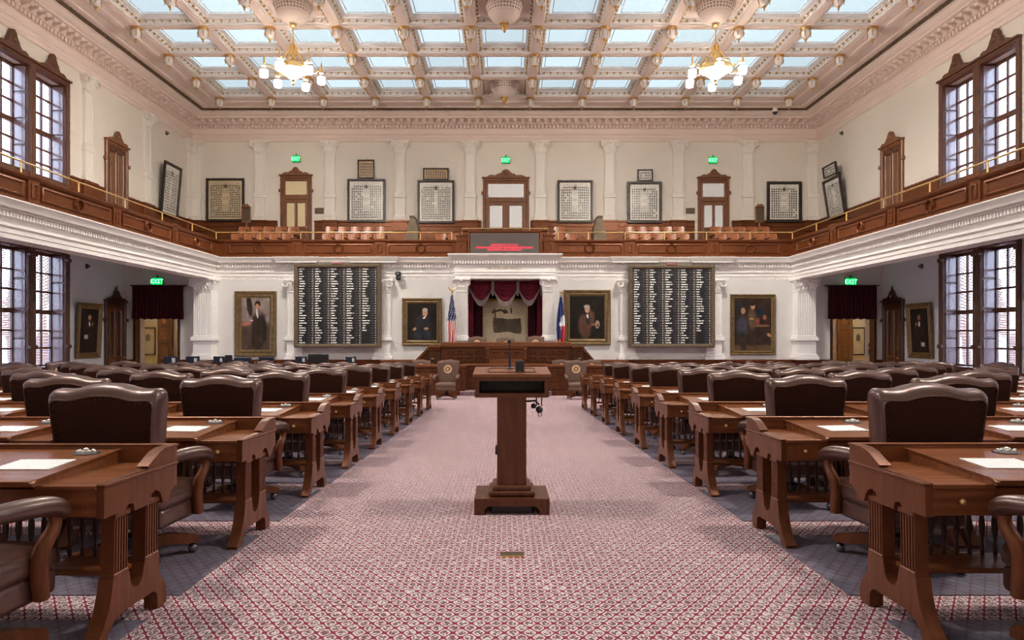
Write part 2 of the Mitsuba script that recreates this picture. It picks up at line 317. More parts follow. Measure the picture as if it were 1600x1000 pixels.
S, Y0 = 2.205, 29.1
NX, NY = 11, 14
XI = [(i - 5.5) * S for i in range(NX + 1)]
YJ = [Y0 - j * S for j in range(NY + 1)]
tag('ceiling', 'coffered pinkish ceiling with gilded mouldings and glowing pale blue glass panes', 'ceiling', kind='structure')
add('ceiling', B(-HW - .6, HW + .6, YF - .3, YU + .3, 12.0, 12.3), M_CEIL, False)
R = .14
sof = [(.86, 11.5), (1.15, 11.5), (1.15, 11.46), (1.27, 11.46), (1.30, 11.5), (1.70, 11.5), (1.74, 11.45), (1.92, 11.45), (1.96, 11.5), (2.31 - R - (HW - 2.31 - 5.5 * S) * 0, 11.5), (2.31 - R, 11.9)]
part('ceiling', 'soffit', sweep([(o, h) for o, h in sof], [(-HW, YF), (-HW, YU), (HW, YU), (HW, YF)], True), M_CEIL, 25)
for x in XI: part('ceiling', 'beam', cat(B(x - R, x + R, YJ[-1] - R, YJ[0] + R, 11.5, 11.9), B(x - R * .5, x + R * .5, YJ[-1] - R, YJ[0] + R, 11.488, 11.5)), M_CEIL, False)
for y in YJ: part('ceiling', 'beam', cat(B(XI[0] - R, XI[-1] + R, y - R, y + R, 11.503, 11.9), B(XI[0] - R, XI[-1] + R, y - R * .5, y + R * .5, 11.49, 11.503)), M_CEIL, False)
c = S / 2 - R
mo = rframe(-c, c, -c, c, [(0, 11.503), (.025, 11.503), (.025, 11.55), (.06, 11.565), (.075, 11.60), (.075, 11.63), (.13, 11.65), (.13, 11.69), (.17, 11.71), (.20, 11.75), (.22, 11.80), (.26, 11.80)])
mo_d = shape(mo, M_CEILW, 25)
bd = []
for k in range(4):
    for t in (-.66, -.40, -.13, .13, .40, .66):
        b = rot(B(-.022, .022, -.055, .055, -.045, .02, .012), 22, [0, 0, 1])
        b = mv(b, t, -(c - .085), 11.625)
        bd.append(rot(b, 90 * k, [0, 0, 1]))
    bd.append(rot(mv(B(-.05, .05, -.05, .05, -.05, .02, .02), c - .085, c - .085, 11.62), 90 * k, [0, 0, 1]))
bd_d = shape(cat(bd), M_GOLD, False)
rim_d = shape(rframe(-c + .30, c - .30, -c + .30, c - .30, [(0, 11.79), (0, 11.775), (.025, 11.775), (.025, 11.79)]), M_WALLLOW, False)
pm, puv = quad(-c + .2, c - .2, -c + .2, c - .2, 11.795)
scene['m_pane'] = {'type': 'twosided', 'bsdf': {'type': 'diffuse', 'reflectance': rgb(.12, .15, .16)}}
pane_v = []
for q in range(3):
    k = PANE * (0.9, 1.0, 1.1)[q]
    pm2 = tm(pm.vertices, pm.faces[:, ::-1])
    pane_v.append({**shape(pm2, 'm_pane', False), 'emitter': {'type': 'area', 'radiance': rgb(.62 * k, .78 * k, .87 * k), 'sampling_weight': 0.25}})
solid_d = shape(B(-c, c, -c, c, 11.72, 11.78), M_CEIL, False)
DOMES = [(2, 3), (5, 3), (8, 3), (5, 0), (2, 10), (5, 10), (8, 10), (5, 13), (5, 6)]
far_mo, far_pane = [], []
for j in range(NY):
    for i in range(NX):
        cx, cy = (XI[i] + XI[i + 1]) / 2, (YJ[j] + YJ[j + 1]) / 2
        to = T().translate([cx, cy, 0])
        dome = (i, j) in DOMES
        if j < 5:
            part('ceiling', 'coffer_moulding', mo_d, None, to=to)
            part('ceiling', 'gilded_trim', bd_d, None, to=to)
            if dome: part('ceiling', 'coffer_panel', solid_d, None, to=to)
            else:
                part('ceiling', 'glass_pane', pane_v[(i * 7 + j * 5) % 3], None, to=to)
                part('ceiling', 'pane_frame', rim_d, None, to=to)
        else:
            far_mo.append(mv(mo, cx, cy))
            if dome: far_mo.append(mv(B(-c, c, -c, c, 11.72, 11.78), cx, cy))
            else: far_pane.append(mv(tm(pm.vertices, pm.faces[:, ::-1]), cx, cy))
part('ceiling', 'far_coffer_moulding', cat(far_mo), M_CEILW, False); labels['ceiling__far_coffer_moulding'] = {'kind': 'stuff'}
add('ceiling__far_glass_pane', {**shape(cat(far_pane), 'm_pane', False), 'emitter': {'type': 'area', 'radiance': rgb(.62 * PANE, .78 * PANE, .87 * PANE), 'sampling_weight': 12.0}}, None)
labels['ceiling__far_glass_pane'] = {'kind': 'stuff'}
pd_w = shape(lathe([(.12, .0), (.13, -.09), (.172, -.15), (.168, -.22), (.125, -.31), (.06, -.37)], 12), M_CEILW, 40)
lv = [rot(tube([(.16, 0, -.12), (.185, 0, -.19), (.155, 0, -.28), (.19, 0, -.32)], [.014, .016, .012, .008], 6), 60 * k, [0, 0, 1]) for k in range(6)]
pd_g = shape(cat(lathe([(.17, .0), (.185, -.03), (.16, -.075), (.12, -.08)], 14), lathe([(.07, -.33), (.06, -.38), (.025, -.42), (.03, -.45), (.0, -.52)], 10), lv), M_GOLD, 40)
for j in range(5):
    for i in range(NX + 1):
        to = T().translate([XI[i], YJ[j], 11.49])
        k = part('ceiling', 'pendant', pd_w, None, to=to)
        add(k + '__gilding', pd_g, None, to=to)

# ------------------------------------------------------------------ domes and chandeliers
def perf(p, n, uv):
    a, b = uv.x * 34, uv.y * 12
    d = dr.sqrt(dr.square(a - dr.floor(a) - .5) + dr.square(b - dr.floor(b) - .5))
    return mix((0.60, 0.50, 0.45), (0.20, 0.14, 0.12), (1 - smoothstep(.22, .36, d)) * smoothstep(.35, .45, uv.y) * (1 - smoothstep(.97, 1.0, uv.y)))
M_PERF = mat('perforated_plaster', perf, 0.6)
dp = [(.10, -.50), (.24, -.47), (.38, -.38), (.48, -.26), (.54, -.12), (.57, .0), (.60, .03), (.60, .09), (.57, .12)]
dome_m = lathe(dp, 36)
ang = (np.arctan2(dome_m.vertices[:, 1], dome_m.vertices[:, 0]) / (2 * PI)) % 1
dome_d = mikit.ply(dome_m, M_PERF, True, uv=np.c_[ang, np.repeat(np.linspace(0, 1, len(dp)), 36).tolist() + [0, 1]])
dome_f = shape(lathe([(.15, -.49), (.14, -.53), (.11, -.55), (.10, -.62), (.05, -.72), (.02, -.78), (.0, -.80)], 14), M_GOLD, 40)
DL = {(2, 3): 'white plaster dome above the left chandelier', (5, 3): 'white plaster dome with gold tip at the top centre of the ceiling', (8, 3): 'white plaster dome above the right chandelier',
      (5, 0): 'white plaster dome with gold tip at the far end of the ceiling above the rostrum'}
for (i, j), lab in DL.items():
    to = T().translate([(XI[i] + XI[i + 1]) / 2, (YJ[j] + YJ[j + 1]) / 2, 11.62])
    k = thing('ceiling_dome', lab, 'ceiling dome')
    part(k, 'bowl', dome_d, None, to=to)
    if (i, j) in ((5, 3), (5, 0)): part(k, 'gold_tip', dome_f, None, to=to)
def lamp_shape(m, l, w): return {**mikit.ply(m, 'm_lampglass', True), 'emitter': {'type': 'area', 'radiance': rgb(l, l * .90, l * .77), 'sampling_weight': w}}
scene['m_lampglass'] = {'type': 'twosided', 'bsdf': {'type': 'diffuse', 'reflectance': rgb(.8, .75, .65)}}
CZ = 9.62
bowl_d = lamp_shape(lathe([(.04, -.24), (.14, -.21), (.28, -.10), (.38, .01), (.43, .07)], 18), LAMP * 1.45, 14.0)
shade_d = lamp_shape(lathe([(.10, -.19), (.125, -.17), (.135, .02), (.10, .04)], 10), LAMP * .46, 2.4)
ring_d = shape(cat(lathe([(.43, .065), (.48, .01), (.50, .02), (.50, .13), (.46, .17), (.40, .20), (.40, .10)], 24), lathe([(.0, -.46), (.03, -.43), (.05, -.38), (.03, -.34), (.07, -.27), (.04, -.22)], 10)), M_BRASS, 40)
crown = [rot(tube([(.44, 0, .15), (.40, 0, .32), (.26, 0, .38), (.20, 0, .55), (.10, 0, .66), (.12, 0, .78), (.04, 0, .84)], [.02, .028, .022, .03, .024, .03, .016], 6), 60 * k + 30, [0, 0, 1]) for k in range(6)]
crown_d = shape(cat(lathe([(.03, .15), (.05, .2), (.10, .34), (.05, .42), (.09, .52), (.13, .62), (.08, .70), (.12, .78), (.05, .84), (.03, .88)], 14), crown), M_BRASS, 40)
rod_d = shape(cat(lathe([(.022, .85), (.022, 1.50)], 8), lathe([(.05, 1.38), (.10, 1.42), (.12, 1.46), (.07, 1.50), (.10, 1.54), (.10, 1.58), (.06, 1.60), (.13, 1.66), (.15, 1.69), (.10, 1.71)], 16)), M_BRASS, 40)
arm_m = cat(tube([(.46, 0, .12), (.56, 0, .02), (.68, 0, .04), (.78, 0, .14), (.86, 0, .14), (.86, 0, .02)], .022, 6), tube([(.60, 0, .03), (.62, 0, .12), (.69, 0, .13), (.70, 0, .07)], .014, 6))
fin_m = lathe([(.05, .04), (.09, .05), (.06, .10), (.02, .13), (.035, .20), (.02, .24), (.03, .30), (.0, .44)], 10, .86, 0, 0)
arm_d, fin_d = shape(arm_m, M_BRASS, 40), shape(fin_m, M_BRASS, 40)
def chandelier(i, j, lab):
    cx, cy = (XI[i] + XI[i + 1]) / 2, (YJ[j] + YJ[j + 1]) / 2
    k = thing('chandelier', lab, 'chandelier', 'brass ceiling chandeliers')
    b = T().translate([cx, cy, CZ])
    for n, d in (('glass_bowl', bowl_d), ('bowl_ring', ring_d), ('crown', crown_d), ('rod', rod_d)): part(k, n, d, None, to=b)
    for q in range(6):
        r = b @ T().rotate([0, 0, 1], 60 * q + 20)
        a = part(k, 'arm', arm_d, None, to=r)
        add(a + '__shade', shade_d, None, to=r @ T().translate([.86, 0, -.10]))
        add(a + '__finial', fin_d, None, to=r)
chandelier(2, 3, 'lit brass chandelier with glass bowl hanging at the left of the ceiling')
chandelier(8, 3, 'lit brass chandelier with glass bowl hanging at the right of the ceiling')
chandelier(2, 10, 'lit brass chandelier over the near left of the hall')
chandelier(8, 10, 'lit brass chandelier over the near right of the hall')
cam = thing('security_camera', 'small white dome security camera below the ceiling near the far right corner', 'camera')
part(cam, 'housing', mv(lathe([(.10, .0), (.11, -.05), (.11, -.16)], 14), PX(1211, 30.0), 30.0, PZ(170, 30.0) + .02), M_WHITE); part(cam, 'lens_dome', mv(lathe([(.10, -.16), (.09, -.22), (.05, -.27), (0, -.285)], 14), PX(1211, 30.0), 30.0, PZ(170, 30) + .02), M_BLACK)
# ------------------------------------------------------------------ pilasters
def capital(w0, w1, v0, v1, d0, d1):
    """leafy capital with corner scrolls in wall coordinates, from shaft half width w0 to top half width w1"""
    h = v1 - v0; ms = []
    ms.append(B(-w0 - .02, w0 + .02, v0 - .03, v0 + .03, 0, d0 + .02, .008))
    ms.append(tm([[-w0, v0, 0], [w0, v0, 0], [-w0, v0, d0], [w0, v0, d0], [-w1 * .86, v1 - .14 * h, 0], [w1 * .86, v1 - .14 * h, 0], [-w1 * .86, v1 - .14 * h, d1 * .9], [w1 * .86, v1 - .14 * h, d1 * .9]],
               [[0, 4, 6], [0, 6, 2], [1, 3, 7], [1, 7, 5], [2, 6, 7], [2, 7, 3], [0, 1, 5], [0, 5, 4]]))
    ms.append(B(-w1, w1, v1 - .14 * h, v1, 0, d1, .012))
    for s in (-1, 1):
        ms.append(mv(tf(lathe([(.0, -.01), (.05, 0), (.06 * w1 / .2, .0), (.16 * w1, .09), (.17 * w1, .09), (.20 * w1, .06), (.30 * w1, .06), (.31 * w1, .10), (.31 * w1, .02), (0, 0)][2:], 16), np.eye(4)), s * w1 * .72, v1 - .36 * h, d1 * .78 - .02))
    nl = 5
    for r, (vv, sc) in enumerate(((v0 + .10 * h, 1.0), (v0 + .38 * h, 1.0))):
        for i in range(nl - r):
            x = (i - (nl - r - 1) / 2) * 2 * w0 / nl
            ms.append(mv(tube([(0, 0, 0), (0, .16 * h, .02), (0, .26 * h, .05), (0, .24 * h, .085)], [w0 / nl * .9, w0 / nl, w0 / nl * .7, .01], 6), x, vv, d0 - .01))
    ms.append(mv(lathe([(0, -.04), (.06, 0), (.03, .05), (0, .06)], 8), 0, v1 - .16 * h, d1 * .95))
    return cat(ms)
def fluted(x0, x1, z0, z1, d, n, depth=.02):
    """fluted board in wall coordinates"""
    p = [(x0, 0), (x0, d)]
    st = (x1 - x0) / n
    for i in range(n):
        a = x0 + i * st
        p += [(a + st * .22, d), (a + st * .32, d - depth), (a + st * .68, d - depth), (a + st * .78, d)]
    p += [(x1, d), (x1, 0)]
    m = extr(p, z0, z1, 'xy')
    return tf(m, [[1, 0, 0, 0], [0, 0, 1, 0], [0, 1, 0, 0], [0, 0, 0, 1]])
UP_P = {'base': cat(B(-.30, .30, 6.66, 6.80, 0, .17, .012), B(-.27, .27, 6.80, 6.90, 0, .145, .02)),
        'pedestal': cat(B(-.24, .24, 6.90, 7.69, 0, .12, .008), fluted(-.19, .19, 6.95, 7.64, .125, 5, .014)),
        'band': cat(B(-.29, .29, 7.69, 7.86, 0, .16, .02), B(-.26, .26, 7.66, 7.90, 0, .135, .01)),
        'shaft': cat(B(-.23, .23, 7.88, 9.80, 0, .10, .006), mv(rframe(-.19, .19, 7.95, 9.72, [(0, 0), (0, .015), (.02, .015), (.03, 0)]), 0, 0, .10)),
        'capital': capital(.23, .41, 9.78, 10.29, .11, .26),
        'plinth': cat(B(-.36, .36, 6.16, 6.60, 0, .16, .01), B(-.40, .40, 6.57, 6.66, 0, .20, .012))}
UP_D = {k: shape(m, M_GALWOOD if k == 'plinth' else M_PIL, 30) for k, m in UP_P.items()}
def pilaster(to, lab):
    k = thing('pilaster', lab, 'pilaster', 'white pilasters on the gallery walls', 'structure')
    for n, d in UP_D.items(): part(k, n, d, None, to=to)
toB = lambda u, y=YU: T([[1, 0, 0, u], [0, 0, -1, y], [0, 1, 0, 0], [0, 0, 0, 1]])
toL = lambda u: T([[0, 0, 1, -HW], [1, 0, 0, u], [0, 1, 0, 0], [0, 0, 0, 1]])
toR = lambda u: T([[0, 0, -1, HW], [-1, 0, 0, u], [0, 1, 0, 0], [0, 0, 0, 1]])
ordn = ['first', 'second', 'third', 'fourth', 'fifth', 'sixth', 'seventh', 'eighth', 'ninth', 'tenth', 'eleventh', 'twelfth']
for i, x in enumerate([-14.16, -11.22, -8.0, -4.78, -1.56, 1.66, 4.83, 7.98, 11.18, 14.16]):
    pilaster(toB(x), f'white pilaster with leafy capital, {ordn[i]} from the left on the upper back wall')
for y, o in ((31.15, 'in the far corner'), (27.42, 'between the dark picture board and the door'), (23.53, 'beside the tall windows'), (17.9, 'on the near side of the windows')):
    pilaster(toL(y), f'white pilaster on the left gallery wall {o}'); pilaster(toR(-y), f'white pilaster on the right gallery wall {o}')

def low_pilaster(u, w, lab, y=YB, v0=.45, d=.14, three=False):
    k = thing('lower_pilaster', lab, 'pilaster', None, 'structure')
    f = lambda m: mv(back(y, m), u)
    part(k, 'base', f(cat(B(-w - .10, w + .10, v0, v0 + .14, 0, d + .12, .015), B(-w - .05, w + .05, v0 + .14, v0 + .24, 0, d + .07, .02))), M_TRIM)
    part(k, 'pedestal', f(B(-w - .01, w + .01, v0 + .24, 1.16, 0, d + .02, .008)), M_TRIM)
    part(k, 'band', f(cat(B(-w - .09, w + .09, 1.16, 1.30, 0, d + .10, .02), B(-w - .05, w + .05, 1.30, 1.36, 0, d + .05, .012))), M_TRIM)
    part(k, 'shaft', f(cat(fluted(-w, w, 1.34, 3.02, d, 8, .025), *( [B(w, w + .0 + .02, 1.34, 3.02, 0, d - .02)] ))), M_TRIM, False)
    part(k, 'capital', f(capital(w, w + .13, 3.02, 3.49, d, d + .14)), M_TRIM)
    return k
low_pilaster(-11.28, .33, 'white fluted corner pilaster left of the standing portrait in a gilt frame', d=.5)
low_pilaster(11.30, .33, 'white fluted corner pilaster right of the group painting', d=.5)
for x, lab in ((-7.95, 'white pilaster behind the left edge of the left vote board'), (-4.62, 'white pilaster behind the right edge of the left vote board'),
               (4.68, 'white pilaster behind the left edge of the right vote board'), (7.95, 'white pilaster behind the right edge of the right vote board')):
    low_pilaster(x, .28, lab)
# ------------------------------------------------------------------ wainscots
tag('trim_3', 'brown wood wainscot along the lower back wall', 'wainscot', kind='structure')
wa = [B(a, b, YB - .04, YB + .01, -.75, .40) for a, b in ((-HW, DOORX[0][0] - .05), (DOORX[0][1] + .05, -2.6), (2.7, DOORX[1][0] - .05), (DOORX[1][1] + .05, HW))]
wa += [B(a, b, YB - .09, YB + .01, .38, .45, .012) for a, b in ((-HW, DOORX[0][0] - .05), (DOORX[0][1] + .05, -3.4), (3.5, DOORX[1][0] - .05), (DOORX[1][1] + .05, HW))]
add('trim_3', cat(wa), M_GALWOOD, False)
tag('trim_4', 'brown wood wainscot around the gallery walls', 'wainscot', kind='structure')
def sidewain(f, s):
    m = []
    for a, b in ((YF, 9.75), (13.45, 18.95), (22.6, 24.5), (26.05, 31.4)):
        a, b = sorted((s * a, s * b))
        m += [B(a, b, 4.34, 6.60, 0, .05), B(a, b, 6.58, 6.66, 0, .10, .012), B(a, b, 6.20, 6.26, 0, .075, .01)]
    return f(cat(m))
wm = []
for a, b in ((-HW, -10.42), (-8.72, -1.05), (1.2, 8.74), (10.45, HW)):
    wm += [B(a, b, 4.34, 6.60, 0, .05), B(a, b, 6.58, 6.66, 0, .10, .012), B(a, b, 6.36, 6.40, 0, .08, .01), B(a, b, 6.16, 6.22, 0, .075, .01)]
add('trim_4', cat(back(YU, cat(wm)), sidewain(left, 1), sidewain(right, -1)), M_GALWOOD, 30)
tag('trim_5', 'dark wood wainscot under the lower side windows', 'wainscot', kind='structure')
def lowwain(f, s):
    m = []
    for a, b in ((YF, 18.95), (18.95, 22.6), (22.6, 24.52), (25.95, 26.0)):
        a, b = sorted((s * a, s * b)); m += [B(a, b, -.9, .24, 0, .05), B(a, b, .22, .30, 0, .10, .012)]
    return f(cat(m))
add('trim_5', cat(lowwain(left, 1), lowwain(right, -1)), M_WINWOOD, 30)

# ------------------------------------------------------------------ windows
CAS = [(0, 0), (0, .07), (.03, .10), (.09, .10), (.12, .06), (.15, .06), (.16, .02), (.17, -.10)]
pcs = {}
def crest(w, h):
    p = [(-w, 0), (-w, .05), (-w * .8, .10), (-w * .55, .08), (-w * .42, .16), (-w * .36, h * .45), (-w * .24, h * .62), (-w * .18, h * .84), (-w * .07, h)]
    return extr(p + [(-a, b) for a, b in p[::-1]], .0, .12, 'xy')
def window(n, f, uc, v0, v1, upper, near, lab):
    k = f'window_{n}'
    tag(k, lab, 'window', kind='structure')
    hw = .75
    m = [rframe(uc - hw - .13, uc + hw + .13, v0 - .08, v1 + .13, CAS)]
    if upper: m += [mv(B(-hw - .16, hw + .16, v1 + .11, v1 + .18, 0, .16, .015), uc)]
    else: m += [mv(B(-.10, .10, -.06, .06, 0, .13, .02), uc + s * (hw + .06), v) for s in (-1, 1) for v in (v1 - .2, 1.0)]
    m.append(B(uc - hw - .1, uc + hw + .1, v0 - .06, v0, -.5, .14, .015))
    add(k, f(cat(m)), M_WINWOOD, 30)
    if upper: part(k, 'crest', f(cat(mv(crest(.60, .55), uc, v1 + .17, .02), mv(lathe([(.0, -.02), (.10, .0), (.06, .05), (0, .07)], 10), uc, v1 + .42, .14))), M_WINWOOD, 30)
    zt = .12
    wb, vm = -.42, (v0 + v1) / 2 - .05
    xs_ = [uc - hw + .08 + i * (2 * hw - .16) / 3 for i in range(4)]
    rows = [v0 + .12 + i * (vm - .06 - v0 - .12) / 3 for i in range(4)] + [vm + .06 + i * (v1 - .08 - vm - .06) / 3 for i in range(4)]
    s = [B(uc - hw, uc - hw + .09, v0, v1, wb - .05, wb + .02), B(uc + hw - .09, uc + hw, v0, v1, wb - .05, wb + .02), B(uc - hw, uc + hw, v0, v0 + .13, wb - .05, wb + .02),
         B(uc - hw, uc + hw, v1 - .09, v1, wb - .05, wb + .02), B(uc - hw, uc + hw, vm - .07, vm + .07, wb - .05, wb + .03)]
    for x in xs_[1:3]: s.append(B(x - .026, x + .026, v0, v1, wb - .04, wb + .01))
    for r in rows[1:3] + rows[5:7]: s.append(B(uc - hw, uc + hw, r - .026, r + .026, wb - .04, wb + .012))
    part(k, 'sash', f(cat(s)), M_WINWOOD, False)
    if near:
        for i in range(3):
            for r in list(range(3)) + [4, 5, 6]:
                q, _ = quad(xs_[i] + .02, xs_[i + 1] - .02, rows[r] + .02, rows[r + 1] - .02, wb - .02)
                part(k, 'pane', f(q), M_GLASS, False)
    else:
        q, _ = quad(uc - hw + .05, uc + hw - .05, v0 + .05, v1 - .05, wb - .02); part(k, 'pane', f(q), M_GLASS, False)
    for sg in (-1, 1):                                      # folded panelled shutters on the reveals
        b = [B(uc + sg * (hw - .02) - .02, uc + sg * (hw - .02) + .02, v0, v1, -.40, -.03)]
        part(k, 'shutter', f(cat(b)), M_WINWOOD, False)
        hh = (v1 - v0 - .1) / 4
        for i in range(4):
            a = v0 + .05 + i * hh
            pn = cat(B(-.15, .15, 0, hh - .10, 0, .012, .008), rframe(-.17, .17, -.02, hh - .08, [(0, 0), (0, .02), (.02, .022), (.03, .0)]))
            Mx = np.array([[0, 0, -sg, uc + sg * (hw - .04)], [0, 1, 0, a + .05], [1, 0, 0, -.215], [0, 0, 0, 1.0]])
            part(k, 'shutter_panel', f(tf(pn, Mx)), M_SHUT, 30)
    if True:
        sl = [rot(B(uc - hw, uc + hw, -.025, .025, -.002, .002), -54, [1, 0, 0]) for _ in range(1)][0]
        part(k, 'blind', f(cat([mv(sl, 0, v, wb - .12) for v in np.arange(v0 + .1, v1 - .05, .052)])), M_BLIND, False)
        labels[nmk(k + '__blind')] = {'kind': 'stuff', 'label': 'thin slatted blind outside the panes'}
def nmk(s): return s
M_SHUT = mat('shutter_panel', (0.20, 0.135, 0.145), 0.16, 0.8, coat=1.0, coat_gloss=0.9)
n = 0
for f, s, side in ((left, 1, 'left'), (right, -1, 'right')):
    for pi, yc in enumerate(PAIRS):
        for o in (.88, -.88):
            for up, (a, b) in ((True, UPP), (False, LOW)):
                n += 1
                where = ('the far pair', 'the middle pair', 'the near pair')[pi]
                window(n, f, s * (yc + o), a, b, up, pi == 0, f"tall brown wood window {'above the gallery' if up else 'under the gallery'} on the {side} wall, {'farther' if o > 0 else 'nearer'} of {where}")

# ------------------------------------------------------------------ doors
def door(n, f, uc, hw, v0, v1, lab, glass=None, double=False, wood=None, cresth=.35, transom=True, finial=False):
    wood = wood or M_DOORWOOD
    k = f'door_{n}'; tag(k, lab, 'door', kind='structure')
    m = [sweep(CAS[:-1], [(uc - hw, v0), (uc - hw, v1), (uc + hw, v1), (uc + hw, v0)]), B(uc - hw - .05, uc + hw + .05, v1 - .02, v1 + .05, 0, .15, .015)]
    m += [B(uc + s * (hw + .02) - .05, uc + s * (hw + .02) + .05, v1 - .75, v1 - .62, 0, .13, .015) for s in (-1, 1)]
    add(k, f(cat(m)), wood, 30)
    part(k, 'crest', f(cat(mv(crest(hw * .82, cresth), uc, v1 + .04, .02), mv(lathe([(.0, -.02), (.09, .0), (.05, .05), (0, .06)], 10), uc, v1 + cresth * .6, .14))), wood, 30)
    if finial: part(k, 'finial', f(tf(lathe([(.03, 0), (.06, .03), (.03, .07), (.05, .11), (0, .22)], 10), [[1, 0, 0, uc], [0, 0, 1, v1 + cresth], [0, -1, 0, .08], [0, 0, 0, 1]])), wood, 40)
    vt = v1 - .16
    if transom:
        th = v1 - 1.08
        part(k, 'transom_frame', f(cat(rframe(uc - hw + .14, uc + hw - .14, th + .12, vt, [(0, 0), (0, .05), (.06, .06), (.09, .03), (.09, 0)]), B(uc - hw + .14, uc + hw - .14, th, th + .13, 0, .07, .01))), wood, 30)
        if glass:
            q, _ = quad(uc - hw + .2, uc + hw - .2, th + .18, vt - .06, .02); part(k, 'transom_pane', f(q), glass, False)
        vt = th
    leaves = [(uc - hw + .15, uc), (uc, uc + hw - .15)] if double else [(uc - hw + .15, uc + hw - .15)]
    for li, (a, b) in enumerate(leaves):
        lk = nm(k + '__leaf')
        w = b - a
        holes = [(a + .16, b - .16)] if double else [(a + .15, (a + b) / 2 - .07), ((a + b) / 2 + .07, b - .15)]
        mid = v0 + (vt - v0) * .40
        ms = [B(a + .01, b - .01, v0, vt, 0, .025)]
        for x0, x1 in holes:
            for z0, z1 in ((v0 + .2, mid - .12), (mid, vt - .18)):
                ms.append(rframe(x0 - .05, x1 + .05, z0 - .05, z1 + .05, [(0, .02), (0, .05), (.02, .055), (.05, .03), (.055, .02)]))
        st = [B(x - .001, y + .001, v0, vt, .0, .045) for x, y in zip([a] + [h[1] + .04 for h in holes], [h[0] - .04 for h in holes] + [b])]
        add(lk, f(cat(ms + st)), wood if glass else M_WINWOOD, 30)
        for x0, x1 in holes:
            if glass:
                q, _ = quad(x0, x1, mid, vt - .18, .034); part(lk, 'pane', f(q), glass, False)
            else: part(lk, 'panel', f(B(x0 + .03, x1 - .03, mid + .03, vt - .21, .02, .042, .012)), wood, False)
        kx = b - .07 if (li == 0) else a + .07
        part(lk, 'knob', f(tf(lathe([(.02, 0), (.02, .05), (.045, .06), (.04, .10), (0, .115)], 10), [[1, 0, 0, kx], [0, 1, 0, mid - .06], [0, 0, 1, .045], [0, 0, 0, 1]])), M_BRASS, 40)
up = lambda m: back(YU, m)
door(1, up, PX(463, YU), .72, 5.55, 8.72, 'brown wood gallery door with two narrow cream panes, left of three on the upper back wall', M_FROSTY)
door(2, up, PX(790.5, YU), 1.05, 5.55, 8.60, 'brown wood double door with white frosted panes in the middle of the upper back wall', M_FROST, True)
door(3, up, PX(1114.5, YU), .72, 5.55, 8.62, 'brown wood gallery door with two narrow pale blue panes, right of three on the upper back wall', M_FROST)
door(4, left, 25.3, .72, 4.34, 8.45, 'narrow brown panelled door on the left gallery wall', None, transom=False, cresth=.42)
door(5, right, -25.3, .72, 4.34, 8.45, 'narrow brown panelled door on the right gallery wall', None, transom=False, cresth=.42)
door(6, left, 25.22, .66, -.65, 2.62, 'dark carved wooden door under the gallery beside the left portrait', None, transom=False, wood=M_DKWOOD, cresth=.36, finial=True)
door(7, right, -25.22, .66, -.65, 2.62, 'dark carved wooden door under the gallery beside the right portrait', None, transom=False, wood=M_DKWOOD, cresth=.36, finial=True)

M_PRINT = mat('hall_print', lambda p, n, uv: mix((.62, .54, .40), (.10, .08, .06), 1 - smoothstep(.8, 1.0, dr.sqrt(dr.square((uv.x - .5) / .24) + dr.square((uv.y - .62) / .2)) + .3 * noise(uv.x * 9, uv.y * 9))), .5)
